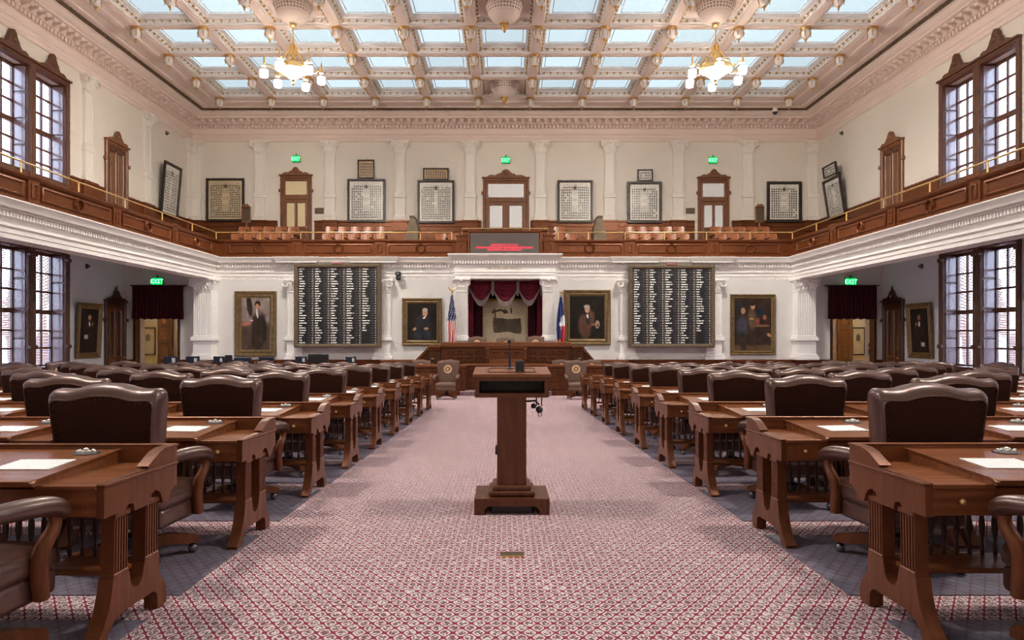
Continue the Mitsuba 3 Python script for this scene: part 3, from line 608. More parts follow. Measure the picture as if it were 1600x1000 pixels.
# ------------------------------------------------------------------ curtained doorways with lit halls behind
for s, (x0, x1), side in ((-1, DOORX[0], 'left'), (1, DOORX[1], 'right')):
    o0, o1 = sorted((s * 10.9, s * 17.2))
    hall = cat(B(o0, o1, 28.4, 28.5, -.8, 3.6), B(o0 - .1, o0, YB + .3, 28.5, -.8, 3.6), B(o1, o1 + .1, YB + .3, 28.5, -.8, 3.6), B(o0, o1, YB + .3, 28.5, 3.5, 3.6), B(o0, o1, YB + .3, 28.5, -.86, -.72), B(*sorted((s * 14.45, s * 17.2)), YB + .28, YB + .3, -.8, 3.6))
    add(f'wall_hall_{side}', hall, M_YELLOW, False)
    tag(f'wall_hall_{side}', f'yellow painted hallway wall seen through the {side} curtained doorway', 'wall', kind='structure')
    jm = [B(x0 - .06, x0 + .03, YB - .03, YB + .31, -.7, 3.1), B(x1 - .03, x1 + .06, YB - .03, YB + .31, -.7, 3.1)]
    add(f'door_frame_{side}', cat(jm), M_DKWOOD, False)
    xj = x1 if s > 0 else x0
    part(f'door_frame_{side}', 'white_reveal', B(*sorted((xj, xj + s * .05)), YB + .02, YB + .70, -.75, 3.1), M_TRIM, False)
    if s > 0: part(f'door_frame_{side}', 'switch_plate', cat(B(xj - .01, xj + .01, YB + .28, YB + .44, .62, .86), B(xj - .01, xj + .01, YB + .28, YB + .44, .93, 1.08)), M_PLAQUE, False)
    tag(f'door_frame_{side}', f'dark wood frame around the {side} curtained doorway', 'door frame', kind='structure')
    c = thing('doorway_curtain', f'short dark red velvet curtain hanging over the {side} doorway', 'curtain')
    a, b = (PX(206, YB - .2), PX(285, YB - .2)) if s < 0 else (PX(1295, YB - .2), PX(1371, YB - .2))
    n_ = 90
    xx = np.linspace(a, b, n_); lo = []
    for k_, (zz, fl) in enumerate(((3.24, .0), (2.8, .02), (2.4, .045), (1.99, .07))):
        sc = 1.0 if k_ == 0 else 1.0 + .02 * k_ / 3
        xm = (a + b) / 2
        lo.append(np.c_[xm + (xx - xm) * sc, YB - .16 - (.018 + fl * .6) * np.sin(np.arange(n_) * 1.05 + .4 * np.sin(np.arange(n_) * .37)), np.full(n_, zz) + (.02 * np.sin(np.arange(n_) * .5) if k_ == 3 else 0)])
    part(c, 'cloth', loft(lo, False, False, closed=False), M_DKVELVET, True)
    part(c, 'rod', cat(B(a - .08, b + .08, YB - .22, YB + .005, 3.24, 3.28, .01)), M_DKWOOD, False)
    lp = thing('hall_ceiling_lamp', f'round lamp on the hallway ceiling behind the {side} doorway', 'lamp')
    scene[lp] = {**mikit.ply(mv(lathe([(0, -.08), (.16, -.06), (.2, 0)], 12), s * 14.1, 27.5, 3.48), 'm_lampglass', True), 'emitter': {'type': 'area', 'radiance': rgb(300, 255, 175), 'sampling_weight': 1.0}}
    d = thing('hall_door', f'brown panelled door standing in the hallway behind the {side} doorway', 'door')
    dx = PX(246, 28.3) if s < 0 else PX(1309, 28.3)
    part(d, 'leaf', B(dx, dx + .62, 28.30, 28.38, -.65, 3.0), M_DOORWOOD if s > 0 else M_DKWOOD, False)
    for z0, z1 in ((-.4, .25), (.4, .98), (1.1, 1.65), (1.78, 2.6)):
        part(d, 'panel', tf(cat(rframe(dx + .14, dx + .48, z0, z1, [(0, 0), (0, .03), (.03, .035), (.05, 0)]), B(dx + .20, dx + .42, z0 + .06, z1 - .06, 0, .02, .01)), [[1, 0, 0, 0], [0, 0, -1, 28.30], [0, 1, 0, 0], [0, 0, 0, 1]]), M_DOORWOOD, 30)

    pic = thing('hall_picture', f'framed print on the yellow hallway wall behind the {side} doorway', 'picture')
    pa, pb = (PX(222, 28.3), PX(238, 28.3)) if s < 0 else (PX(1336, 28.3), PX(1350, 28.3))
    part(pic, 'frame', back(28.4, rframe(pa - .1, pb + .1, .55, 1.72, [(0, 0), (0, .05), (.05, .05), (.06, .02), (.06, 0)])), M_FRAMEBLK, False)
    q, uv = quad(pa - .05, pb + .05, .6, 1.67, .02)
    part(pic, 'sheet', back(28.4, q), M_PRINT, False, uv=uv)

for f, s, y, z, l in ((left, 1, 29.1, 10.0, 'high on the left gallery wall near the corner'), (right, -1, 29.1, 10.0, 'high on the right gallery wall near the corner'), (left, 1, 23.55, 3.75, 'on the left wall under the gallery above the portrait'), (right, -1, 23.55, 3.75, 'on the right wall under the gallery above the portrait')):
    k = thing('wall_sensor', f'small grey round sensor {l}', 'sensor')
    part(k, 'plate', f(mv(lathe([(.09, 0), (.09, .02), (.07, .03), (0, .03)], 14), s * y, z)), M_PLAQUE, 40); part(k, 'head', f(mv(lathe([(.05, .02), (.05, .09), (.03, .11), (0, .11)], 12), s * y, z)), M_CHROME, 40)
# ------------------------------------------------------------------ paintings
def paint(bg, blobs, grain=0.25):
    def f(p, n, uv):
        w = fbm(uv.x * 7 + 3, uv.y * 9, octaves=3)
        c = bg(uv, w) if callable(bg) else mix(tuple(x * (1 - grain) for x in bg), tuple(x * (1 + 3 * grain) for x in bg), w)
        for kind, cx, cy, rx, ry, a, col, soft in blobs:
            ca, sa = math.cos(a), math.sin(a)
            dx, dy = uv.x - cx, uv.y - cy
            x, y = (dx * ca + dy * sa) / rx, (-dx * sa + dy * ca) / ry
            d = dr.sqrt(x * x + y * y) if kind == 'e' else dr.maximum(dr.abs(x), dr.abs(y))
            d = d + .25 * (w - .5)
            t = 1 - smoothstep(1 - soft, 1 + soft, d)
            c = mix(c, mi.Color3f(*col) * (.6 + .8 * w), t)
        return c
    return f
SK, SKD = (.46, .24, .15), (.26, .12, .075)
def sky_bg(uv, w): return mix(mix((.035, .028, .022), (.10, .06, .045), w), mix((.13, .105, .10), (.33, .26, .235), w), smoothstep(.42, .62, uv.y))
P_STAND = paint(sky_bg, [('e', .18, .50, .16, .035, .1, (.34, .12, .08), .5), ('e', .28, .85, .09, .25, .25, (.03, .024, .02), .2), ('e', .75, .42, .14, .30, .1, (.022, .018, .016), .25), ('b', .55, .38, .19, .32, 0, (.035, .022, .018), .2),
    ('e', .50, .15, .06, .22, 0, (.045, .028, .02), .3), ('e', .64, .15, .06, .22, 0, (.04, .026, .02), .3), ('e', .57, .88, .10, .055, 0, (.02, .013, .01), .2), ('e', .56, .83, .055, .055, 0, SK, .2), ('e', .55, .70, .035, .09, .3, (.62, .58, .54), .25), ('e', .36, .565, .06, .012, 0, (.55, .45, .4), .3), ('e', .78, .76, .03, .04, 0, SKD, .3)])
P_SEAT = paint((.012, .009, .007), [('e', .52, .45, .26, .28, 0, (.022, .022, .028), .2), ('e', .35, .14, .14, .14, 0, (.025, .032, .045), .3), ('e', .68, .16, .13, .14, 0, (.022, .028, .04), .3), ('e', .60, .74, .085, .105, 0, SK, .15), ('e', .60, .82, .085, .05, 0, (.45, .36, .30), .3),
    ('e', .57, .61, .05, .02, .3, (.7, .66, .62), .3), ('e', .25, .31, .06, .035, .5, SK, .3), ('e', .64, .32, .07, .035, 0, SK, .3), ('b', .15, .22, .02, .14, 0, (.03, .02, .012), .3), ('b', .80, .22, .02, .14, 0, (.03, .02, .012), .3)])
P_HAT = paint((.010, .008, .007), [('e', .42, .30, .17, .28, .2, (.085, .042, .030), .25), ('e', .58, .45, .11, .20, -.3, (.11, .048, .033), .3), ('e', .52, .46, .07, .12, 0, (.03, .026, .026), .2), ('e', .50, .69, .075, .085, 0, (.42, .26, .18), .2), ('e', .49, .75, .08, .04, 0, (.40, .36, .32), .3),
    ('e', .51, .53, .025, .05, .3, (.66, .62, .58), .3), ('e', .79, .34, .065, .09, 0, (.30, .22, .16), .2), ('e', .80, .31, .035, .04, 0, (.07, .045, .03), .3), ('e', .68, .34, .07, .025, .2, SKD, .3)])
def room_bg(uv, w): return mix(mix((.012, .008, .006), (.05, .03, .02), w), mix((.10, .06, .03), (.16, .10, .05), w), smoothstep(.14, .08, uv.y) * .6)
P_GROUP = paint(room_bg, [('e', .16, .84, .08, .09, 0, (.014, .020, .034), .3), ('e', .70, .74, .10, .10, 0, (.012, .017, .03), .3), ('e', .22, .45, .15, .22, 0, (.04, .042, .055), .3), ('e', .24, .18, .10, .18, 0, (.035, .022, .02), .3), ('b', .50, .42, .10, .30, 0, (.045, .025, .02), .2), ('e', .48, .62, .10, .20, .1, (.10, .062, .04), .3),
    ('e', .50, .85, .055, .06, 0, SK, .2), ('e', .49, .89, .06, .035, 0, (.02, .013, .01), .2), ('e', .24, .76, .06, .06, 0, (.34, .18, .11), .2), ('e', .47, .61, .06, .012, 0, (.42, .28, .12), .3), ('e', .82, .64, .05, .045, 0, (.28, .10, .06), .3), ('e', .63, .56, .05, .07, 0, (.22, .05, .04), .4), ('b', .74, .48, .18, .02, 0, (.20, .10, .06), .4), ('e', .94, .30, .06, .03, -.4, (.40, .20, .09), .4)])
def full(sgn): return paint((.010, .008, .007), [('e', .5, .42, .26, .36, 0, (.017, .014, .013), .2), ('e', .5, .80, .085, .055, 0, SKD if sgn < 0 else SK, .2), ('e', .5, .65, .035 if sgn > 0 else .05, .06, .3 * sgn, (.66, .62, .58), .3), ('b', .5 - .16 * sgn, .36 if sgn > 0 else .19, .10, .045, 0, (.42, .38, .34), .3), ('e', .5 + .17 * sgn, .65, .06, .03, .5, SKD, .3)])
def picture(name, f, u0, u1, v0, v1, fw, art, lab, cat_, fm=None, w=.03, deep=.09, group=None, tilt=0):
    k = thing(name, lab, cat_, group)
    if fm == M_FRAMEBLK: prof = [(0, 0), (0, deep), (fw * .7, deep), (fw * .8, deep * .7), (fw, deep * .6), (fw, 0)]
    else: prof = [(0, 0), (0, deep * .8), (fw * .12, deep), (fw * .28, deep * .95), (fw * .5, deep * .55), (fw * .72, deep * .75), (fw * .82, deep * .55), (fw, deep * .35), (fw, 0)]
    fr = rframe(u0, u1, v0, v1, prof); bd = B(u0 + .02, u1 - .02, v0 + .02, v1 - .02, -.0, .015)
    q, uv = quad(u0 + fw * .95, u1 - fw * .95, v0 + fw * .95, v1 - fw * .95, deep * .35)
    def g(m):
        if tilt: m = rot(m, tilt, [1, 0, 0], ((u0 + u1) / 2, v0, 0))
        return f(mv(m, 0, 0, w))
    part(k, 'frame', g(cat(fr, bd)), fm or M_FRAME, 30)
    part(k, 'canvas' if fm != M_FRAMEBLK else 'sheet', g(q), art, False, uv=uv)
    return k
M_P = [mat('art_standing', P_STAND, .55, .12), mat('art_seated', P_SEAT, .55, .12), mat('art_hat', P_HAT, .55, .12), mat('art_group', P_GROUP, .55, .12), mat('art_left', full(1), .55, .12), mat('art_right', full(-1), .55, .12)]
lowb = lambda m: back(YB, m)
def pxrect(a, b, t, bo, d): return PX(a, d), PX(b, d), PZ(bo, d), PZ(t, d)
D = YB - .06
picture('oil_painting', lowb, *pxrect(367, 432, 455, 557, D), .26, M_P[0], 'gilt framed portrait of a standing man under stormy sky, left of both vote boards', 'painting')
picture('oil_painting', lowb, *pxrect(628.5, 690.5, 466, 540, D), .20, M_P[1], 'gilt framed portrait of a seated bald man in black, left of the rostrum', 'painting')
picture('oil_painting', lowb, *pxrect(881, 954, 453, 539, D), .23, M_P[2], 'gilt framed portrait of a white haired man holding a hat, right of the rostrum', 'painting')
picture('oil_painting', lowb, *pxrect(1141, 1211.5, 460, 554.5, D), .16, M_P[3], 'gilt framed dark painting of several men indoors, right of the right vote board', 'painting')
picture('oil_painting', left, 22.85, 24.22, .58, 2.48, .20, M_P[4], 'tall gilt framed dark portrait on the left wall beside the carved door', 'painting', w=.012, tilt=3)
picture('oil_painting', right, -24.22, -22.85, .58, 2.48, .20, M_P[5], 'tall gilt framed dark portrait on the right wall beside the carved door', 'painting', w=.012, tilt=3)
for x, y, l in ((660, 543.5, 'the seated portrait'), (917, 543.5, 'the portrait with the hat'), (1176, 558, 'the group painting'), (399, 559.5, 'the standing portrait')):
    k = thing('picture_label', f'small white label plate under {l}', 'label')
    add(k, lowb(B(PX(x - 4, YB), PX(x + 4, YB), PZ(y + 2, YB), PZ(y - 2, YB), 0, .03, .006)), M_PAPER, False)
for f, u, l in ((left, 23.6, 'left'), (right, -23.6, 'right')):
    k = thing('picture_label', f'small white label plate under the tall portrait on the {l} wall', 'label')
    add(k, f(B(u - .13, u + .13, .36, .48, 0, .05, .006)), M_PAPER, False)

# ------------------------------------------------------------------ photograph boards of past houses
def board_art(paper, ink, cols, rows, centre, shift):
    def f(p, n, uv):
        u, v = uv.x, uv.y
        gx, gy = (u - .05) / .90 * cols, (v - .03) / .86 * rows
        ex, ey = gx - dr.floor(gx) - .5, gy - dr.floor(gy) - .5
        d = dr.sqrt(dr.square(ex / .39) + dr.square((ey - .08) / .40))
        inside = smoothstep(.045, .055, u) * (1 - smoothstep(.945, .955, u)) * smoothstep(.028, .035, v) * (1 - smoothstep(.885, .892, v + .25 * dr.square(u - .5) - .03))
        dark = (1 - smoothstep(.75, 1.1, d)) * inside
        face = (1 - smoothstep(.2, .45, dr.sqrt(dr.square(ex) + dr.square(ey - .1)) / .4))
        name = (dr.abs(ey + .40) < .05) & (dr.abs(ex) < .34)
        blank = dr.select((dr.abs(u - .5) < centre) & (v < .80) & (v > .22), 1.0, 0.0)
        rnd = cell_rand(dr.floor(gx), dr.floor(gy), shift)
        dark = dark * (1 - blank) * dr.select(rnd > .04, 1.0, 0.1)
        c = mix(paper, ink, dark * (1 - .28 * face))
        c = mix(c, mi.Color3f(*ink), dr.select(name, .35, 0.0) * inside * (1 - blank))
        em = dr.sqrt(dr.square((u - .5) / .045) + dr.square((v - .855) / .05))
        c = mix(c, mi.Color3f(*ink), 1 - smoothstep(.8, 1.05, em))
        arc = dr.abs(v - .93 - .02 + .18 * dr.square(u - .5))
        c = mix(c, mi.Color3f(*ink), (1 - smoothstep(.004, .009, arc)) * dr.select(noise(u * 60, 3) > .4, .8, 0.0) * dr.select(dr.abs(u - .5) < .4, 1.0, 0.0))
        ln = dr.abs(v * 40 - dr.floor(v * 40) - .5)
        c = mix(c, mi.Color3f(*ink), blank * dr.select((ln < .2) & (noise(v * 17, 5) > .5) & (dr.abs(u - .5) < centre * .8), .55, 0.0))
        return c
    return f
WP, TP = (.66, .62, .57), (.50, .40, .27)
M_BD = [mat('photo_board_tan', board_art(TP, (.045, .035, .028), 17, 15, .10, 1), .25, .4), mat('photo_board_a', board_art(WP, (.03, .028, .03), 15, 13, .11, 2), .25, .4),
        mat('photo_board_b', board_art(WP, (.035, .03, .03), 16, 15, .04, 3), .25, .4), mat('photo_board_c', board_art(WP, (.03, .028, .03), 12, 13, .12, 4), .25, .4), mat('photo_small', board_art((.46, .31, .18), (.05, .04, .035), 9, 5, .0, 5), .3, .4), mat('photo_small_white', board_art(WP, (.03, .03, .03), 7, 3, .0, 6), .3, .4)]
upb = lambda m: back(YU, m)
for r, art, lab, fw in (((323, 382, 279, 346), 0, 'tan board of many small portraits in a black frame, leftmost on the upper back wall', .10),
        ((543, 602, 280, 347), 1, 'white board of many small portraits in a black frame under a small tan picture', .10), ((559, 585, 250, 279), 4, 'small tan upright group picture above the second portrait board', .06),
        ((652.5, 710, 282, 349), 2, 'white board of many small portraits with glare spots left of the double door', .10), ((661, 701, 263, 281.5), 4, 'small wide tan group picture above the board left of the double door', .06),
        ((871, 926, 282, 348), 1, 'white board of many small portraits in a black frame right of the double door', .10), ((980, 1034, 284, 348.5), 3, 'white board of portraits under a small white picture, right of the double door', .13),
        ((996, 1020, 265, 283.5), 5, 'small white group picture above a portrait board, right of the double door', .06), ((1198, 1252, 284, 347.5), 3, 'white board of portraits in a thick black frame, rightmost on the upper back wall', .13)):
    picture('portrait_board', upb, *pxrect(*r, YU - .1), fw, M_BD[art], lab, 'picture', M_FRAMEBLK, w=.09, group=None)
picture('portrait_board', left, 28.3, 29.75, 6.45, 8.65, .11, M_BD[2], 'black framed board of small portraits leaning out from the left gallery wall', 'picture', M_FRAMEBLK, w=.1, tilt=5)
picture('portrait_board', right, -30.0, -28.5, 6.45, 8.15, .11, M_BD[1], 'black framed board of small portraits leaning out from the right gallery wall', 'picture', M_FRAMEBLK, w=.1, tilt=9)
pb_ = picture('portrait_board', right, -29.85, -28.7, 8.22, 8.72, .06, M_BD[5], 'small wide white picture above the leaning board on the right gallery wall', 'picture', M_FRAMEBLK, w=.36, tilt=9)
part(pb_, 'bracket', right(B(-29.32, -29.22, 8.3, 8.36, 0, .40)), M_FRAMEBLK, False)
for x0, x1, l in ((492, 506, 'left'), (1071.5, 1085.5, 'right')):
    k = thing('wall_plaque', f'small bronze plaque beside the {l} gallery door', 'plaque')
    add(k, upb(B(PX(x0, YU), PX(x1, YU), PZ(334, YU), PZ(325, YU), 0, .04, .01)), M_PLAQUE, False)

# ------------------------------------------------------------------ exit signs
M_EXIT = mat('exit_green', (.01, .25, .05), .4)
scene['m_exit_face'] = {'type': 'twosided', 'bsdf': {'type': 'diffuse', 'reflectance': rgb(.02, .3, .06)}}
txt = meshkit.text_mesh('EXIT', .15, .006, True); txt.apply_translation([-txt.bounds[:, 0].mean(), -txt.bounds[:, 1].mean(), 0])
txt_e = {**shape(tf(txt, [[1, 0, 0, 0], [0, 0, -1, 0], [0, 1, 0, 0], [0, 0, 0, 1]]), 'm_exit_face', False), 'emitter': {'type': 'area', 'radiance': rgb(.35, 1.6, .65), 'sampling_weight': 0.05}}
face_e = {**shape(B(-.20, .20, .0, .004, -.13, .13), 'm_exit_face', False), 'emitter': {'type': 'area', 'radiance': rgb(.0, .42, .07), 'sampling_weight': 0.1}}
case = shape(cat(B(-.22, .22, .004, .07, -.15, .15, .012), B(-.03, .03, .01, .06, .15, .24)), M_EXIT, False)
for px, py, d, lab in ((462.5, 248, YU - .12, 'lit green exit sign above the left gallery door'), (790.5, 250, YU - .12, 'lit green exit sign above the double gallery door'), (1114.5, 250, YU - .12, 'lit green exit sign above the right gallery door'),
                       (245.5, 439.5, YB - .12, 'lit green exit sign above the left red doorway curtain'), (1330, 440, YB - .12, 'lit green exit sign above the right red doorway curtain')):
    k = thing('exit_sign', lab, 'exit sign')
    to = T().translate([PX(px, d), d, PZ(py, d)])
    if d > 30: to = to @ T().scale([.85, 1, 1])
    part(k, 'case', case, None, to=to); part(k, 'face', face_e, None, to=to); part(k, 'lettering', txt_e, None, to=to @ T().translate([0, -.004, 0]))

# ------------------------------------------------------------------ gallery seats, partitions, sign stands
def curved(w, z0, z1, r=.9, t=.018, n=8):
    lo = []
    for z in (z0, z0 + .02, z1 - .05, z1):
        ww = w / 2 * (1.0 if z < z1 - .02 else .86)
        a = np.linspace(-ww / r, ww / r, n)
        o = [(r * math.sin(x), r * (1 - math.cos(x)) * -1 + (.10 * (z - z0)), z) for x in a]
        lo.append(np.array(o + [(x, y + t, z) for x, y, z in o[::-1]]))
    return loft(lo)
seat_parts = {'backrest': (mv(curved(.50, .42, .84), 0, .22, 0), M_SEATWOOD), 'seat': (tf(B(-.23, .23, -.22, .20, .42, .455, .012), np.eye(4)), M_SEATWOOD),
              'frame': (cat(B(-.25, -.22, -.05, .26, 0, .44), B(.22, .25, -.05, .26, 0, .44), B(-.26, -.21, -.2, .24, .58, .61), B(.21, .26, -.2, .24, .58, .61)), M_NAIL)}
seat_d = {k: shape(m, mm, 40) for k, (m, mm) in seat_parts.items()}
def seatrow(y, z, a, b, n, lab, grp):
    for i in range(n):
        c = a + (b - a) * (i + .5) / n
        k = thing('gallery_seat', f'varnished wood gallery seat, {ordn[i]} from left, {lab}', 'seat', grp)
        to = T().translate([PX(c, y), y, z])
        for q, d in seat_d.items(): part(k, q, d, None, to=to)
YS1, YS2, ZS1, ZS2 = 28.0, 29.3, 4.75, 5.25
for y, z, a, b, n, l in ((YS1, ZS1, 357, 457, 5, 'front row of the far left block'), (YS2, ZS2, 369, 466, 5, 'back row of the far left block'), (YS1, ZS1, 500, 601, 5, 'front row, second block from the left'),
        (YS2, ZS2, 506, 604, 5, 'back row, second block from the left'), (YS1, ZS1, 678, 718, 2, 'the short row left of the lit sign'), (YS1, ZS1, 863, 903, 2, 'the short row right of the lit sign'), (YS2, ZS2, 865, 885, 1, 'the back row right of the lit sign'),
        (YS1, ZS1, 980, 1080, 5, 'front row, second block from the right'), (YS2, ZS2, 975, 1072, 5, 'back row, second block from the right'), (YS1, ZS1, 1119, 1218, 5, 'front row of the far right block'), (YS2, ZS2, 1111, 1206, 5, 'back row of the far right block')):
    seatrow(y, z, a, b, n, l, 'wooden gallery seats')
for px, s, l in ((645, 1, 'left'), (936, -1, 'right')):
    k = thing('stair_partition', f'sloping dark wood partition in the gallery {l} of the double door', 'partition')
    x = PX(px, 28.4)
    m = extr([(-.45 * s, 4.34), (.28 * s, 4.34), (.28 * s, 5.75), (.12 * s, 6.22), (-.06 * s, 6.22), (-.18 * s, 5.7)], 27.9, 28.9, 'xz')
    part(k, 'side', mv(m, x), M_BOARDFR, 30); part(k, 'cap', mv(cat(B(-.08 if s > 0 else -.14, .14 if s > 0 else .08, 27.85, 28.95, 6.2, 6.27, .015)), x), M_BOARDFR, 30)
for px, l in ((385, 'left'), (1186.5, 'right')):
    k = thing('notice_stand', f'framed notice on a wooden post behind the {l} gallery seats', 'sign stand')
    x, y = PX(px, 30.2), 30.2
    part(k, 'post', mv(cat(lathe([(.16, 5.55), (.14, 5.6), (.05, 5.64), (.045, 6.4)], 12)), x, y), M_DOORWOOD, 40)
    part(k, 'frame', back(y, mv(cat(rframe(x - .20, x + .20, 6.36, 7.06, [(0, 0), (0, .05), (.04, .06), (.06, .02), (.06, 0)]), mv(crest(.16, .13), x, 7.04)))), M_DOORWOOD, 30)
    part(k, 'notice', back(y, B(x - .15, x + .15, 6.41, 7.01, 0, .012)), M_PLAQUE, False)

# ------------------------------------------------------------------ lit message sign
k = thing('message_sign', 'wide dark message sign with red lit letters on the centre of the gallery front', 'electronic sign')
yS = YB - .30
x0, x1, z0, z1 = PX(735, yS), PX(842, yS), PZ(397.5, yS), PZ(364, yS)
part(k, 'frame', back(yS + .05, cat(rframe(x0 - .09, x1 + .09, z0 - .06, z1 + .09, [(0, -.3), (0, .08), (.04, .09), (.07, .05), (.10, .04), (.10, 0)]))), M_GALWOOD, 30)
part(k, 'screen', B(x0, x1, yS, yS + .2, z0, z1), M_LEDBG, False)
scene['m_led'] = {'type': 'twosided', 'bsdf': {'type': 'diffuse', 'reflectance': rgb(.2, .02, .03)}}
for s, zc, wd in (('WELCOME TO THE', 382.6, 42), ('TEXAS HOUSE OF REPRESENTATIVES', 386.6, 89), ('SPEAKER JOE STRAUS', 390.4, 54)):
    t = meshkit.text_mesh(s, .074, .006, False); b = t.bounds
    sc = wd * yS / FOC / (b[1, 0] - b[0, 0])
    t.apply_translation([-b[:, 0].mean(), -b[:, 1].mean(), 0]); t.apply_scale([sc, 1, 1])
    t = mv(tf(t, [[1, 0, 0, 0], [0, 0, -1, 0], [0, 1, 0, 0], [0, 0, 0, 1]]), PX(788, yS), yS, PZ(zc, yS))
    d = {**shape(t, 'm_led', False), 'emitter': {'type': 'area', 'radiance': rgb(1.3, .03, .10), 'sampling_weight': .05}}
    part(k, 'lettering', d, None)
k = thing('small_monitor', 'small black monitor on the gallery ledge above the lit sign', 'monitor')
part(k, 'screen', B(PX(751, 26.3), PX(762, 26.3), 26.3, 26.36, 5.22, 5.47, .01), M_BLACK, False); part(k, 'stand', B(PX(755, 26.3), PX(758, 26.3), 26.3, 26.38, 4.99, 5.25), M_BLACK, False)

# ------------------------------------------------------------------ vote boards
def names_art(last):
    def f(p, n, uv):
        col = dr.floor(uv.x); u, v = uv.x - col, (1 - uv.y) * 31
        row = dr.floor(v); fv = v - row
        ln = .18 + .32 * cell_rand(col, row, 4)
        k = dr.floor(u * 26)
        ink = dr.select((u > .06) & (u < .06 + ln) & (dr.abs(fv - .5) < .215), 1.0, 0.0) * dr.select(cell_rand(k, row, col) > .06, 1.0, .3)
        ink *= dr.select((dr.floor(k / 2) - k / 2 == 0) & (cell_rand(k, row, 9) > .75), .5, 1.0)
        ink = dr.select((col > 3.5) & (row > 25.5), 0.0, ink)
        dots = dr.select((u > .62) & (u < .90) & (dr.abs(fv - .5) < .14) & (dr.floor(u * 40) - 2 * dr.floor(u * 20) > .5), .16, 0.0)
        dot = dr.select((dr.abs(u - .93) < .028) & (dr.abs(fv - .5) < .24), .8, 0.0)
        return mix((.010, .010, .013), (.78, .78, .78), dr.maximum(ink, dr.maximum(dots, dot)))
    return f
M_NAMES = mat('vote_board_names', names_art(1), .4, .4)
for (a, b, t, bo), l in (((459, 594, 412.5, 543), 'left'), ((983.5, 1117.5, 414, 543), 'right')):
    d = YB - .55
    u0, u1, v0, v1 = pxrect(a, b, t, bo, d)
    k = thing('vote_board', f'black electronic vote board with five columns of white names, {l} of the rostrum', 'vote board')
    f = lambda m: back(d + .12, m)
    fw = .135
    part(k, 'frame', f(cat(rframe(u0, u1, v0, v1, [(0, -.20), (0, .10), (.03, .13), (.10, .12), (fw, .07), (fw, 0)]), B(u0 + .02, u1 - .02, v0 + .02, v1 - .02, -.2, .03))), M_BOARDFR, 30)
    part(k, 'bracket', f(cat(B(u0 + .5, u0 + .7, v0 + .4, v1 - .4, -.45, -.2), B(u1 - .7, u1 - .5, v0 + .4, v1 - .4, -.45, -.2))), M_BOARDFR, False)
    cw = (u1 - u0 - 2 * fw) / 5
    for c_ in range(5):
        a_ = u0 + fw + c_ * cw
        q, uv = quad(a_ + .015, a_ + cw - .015, v0 + fw, v1 - fw, .05)
        part(k, 'name_panel', f(q), M_NAMES, False, uv=uv * [.98, 1] + [c_ + .01, 0])
        if c_: part(k, 'divider', f(B(a_ - .018, a_ + .018, v0 + fw, v1 - fw, .03, .065)), M_PLAQUE, False)
    xm = (u0 + u1) / 2
    part(k, 'sign_light', f(mv(cat(B(-.20, .20, v1 - .0, v1 + .07, .02, .14, .01)), xm)), mat('signal_' + l, (.28, .10, .10), .4), False)

for px, py, l in ((622, 430, 'left'),):
    k = thing('video_camera', 'black robotic camera on the white frieze right of the left vote board', 'camera')
    x, z = PX(px, YB - .25), PZ(py, YB - .25)
    part(k, 'body', mv(cat(B(-.10, .10, -.12, .12, -.02, .13, .03), lathe([(.07, -.16), (.10, -.12), (.08, -.02)], 14)), x, YB - .2, z), M_BLACK, 30)
    part(k, 'mount', mv(cat(B(-.06, .06, -.05, .3, -.18, -.12, .01)), x, YB - .2, z), M_BLACK, False)
    part(k, 'lens', mv(tf(lathe([(.05, -.16), (.055, -.10), (.05, .0)], 14), [[1, 0, 0, 0], [0, 0, 1, 0], [0, -1, 0, 0], [0, 0, 0, 1]]), x, YB - .2, z + .05), M_CHROME, 40)
# ------------------------------------------------------------------ central aedicule with curtains and framed flag painting
tag('trim_6', 'projecting white entablature over the rostrum carrying raised lettering', 'entablature', kind='structure')
ac = .0
aL, aR = PX(711, YB - .6), PX(867.5, YB - .6)
ep = [(-.25, 3.48), (0, 3.48), (0, 3.60), (.03, 3.62), (.03, 3.70), (.05, 3.73), (.0, 3.75), (0, 4.0), (.03, 4.02), (.03, 4.13), (.12, 4.15), (.14, 4.20), (.22, 4.28), (.26, 4.35), (.26, 4.39), (-.25, 4.39)]
add('trim_6', cat(sweep(ep, [(aL, YB), (aL, YB - .62), (aR, YB - .62), (aR, YB)]), B(aL, aR, YB - .62, YB, 4.3, 4.385), B(aL + .02, aR - .02, YB - .60, YB, 3.48, 3.52)), M_TRIM, 25)
part('trim_6', 'dentil', cat([B(x, x + .066, YB - .74, YB - .64, 4.03, 4.13) for x in np.arange(aL - .05, aR + .02, .105)]), M_TRIM, False); labels['trim_6__dentil'] = {'kind': 'stuff'}
M_INSC = mat('inscription', (0.42, 0.32, 0.22), 0.5)
t = meshkit.text_mesh('IN GOD WE TRUST', .10, .012); b = t.bounds
t.apply_translation([-b[:, 0].mean(), 0, 0]); t.apply_scale([54 * 25.3 / FOC / (b[1, 0] - b[0, 0]), 1, 1])
part('trim_6', 'lettering', mv(tf(t, [[1, 0, 0, 0], [0, 0, -1, 0], [0, 1, 0, 0], [0, 0, 0, 1]]), PX(788, 25.35), YB - .62, PZ(421, 25.35)), M_INSC, False)
for px, l in ((721, 'left'), (857, 'right')):
    low_pilaster(PX(px, YB - .55), .20, f'slender white column with scrolled capital on the {l} of the red curtains', y=YB, v0=.45, d=.58)

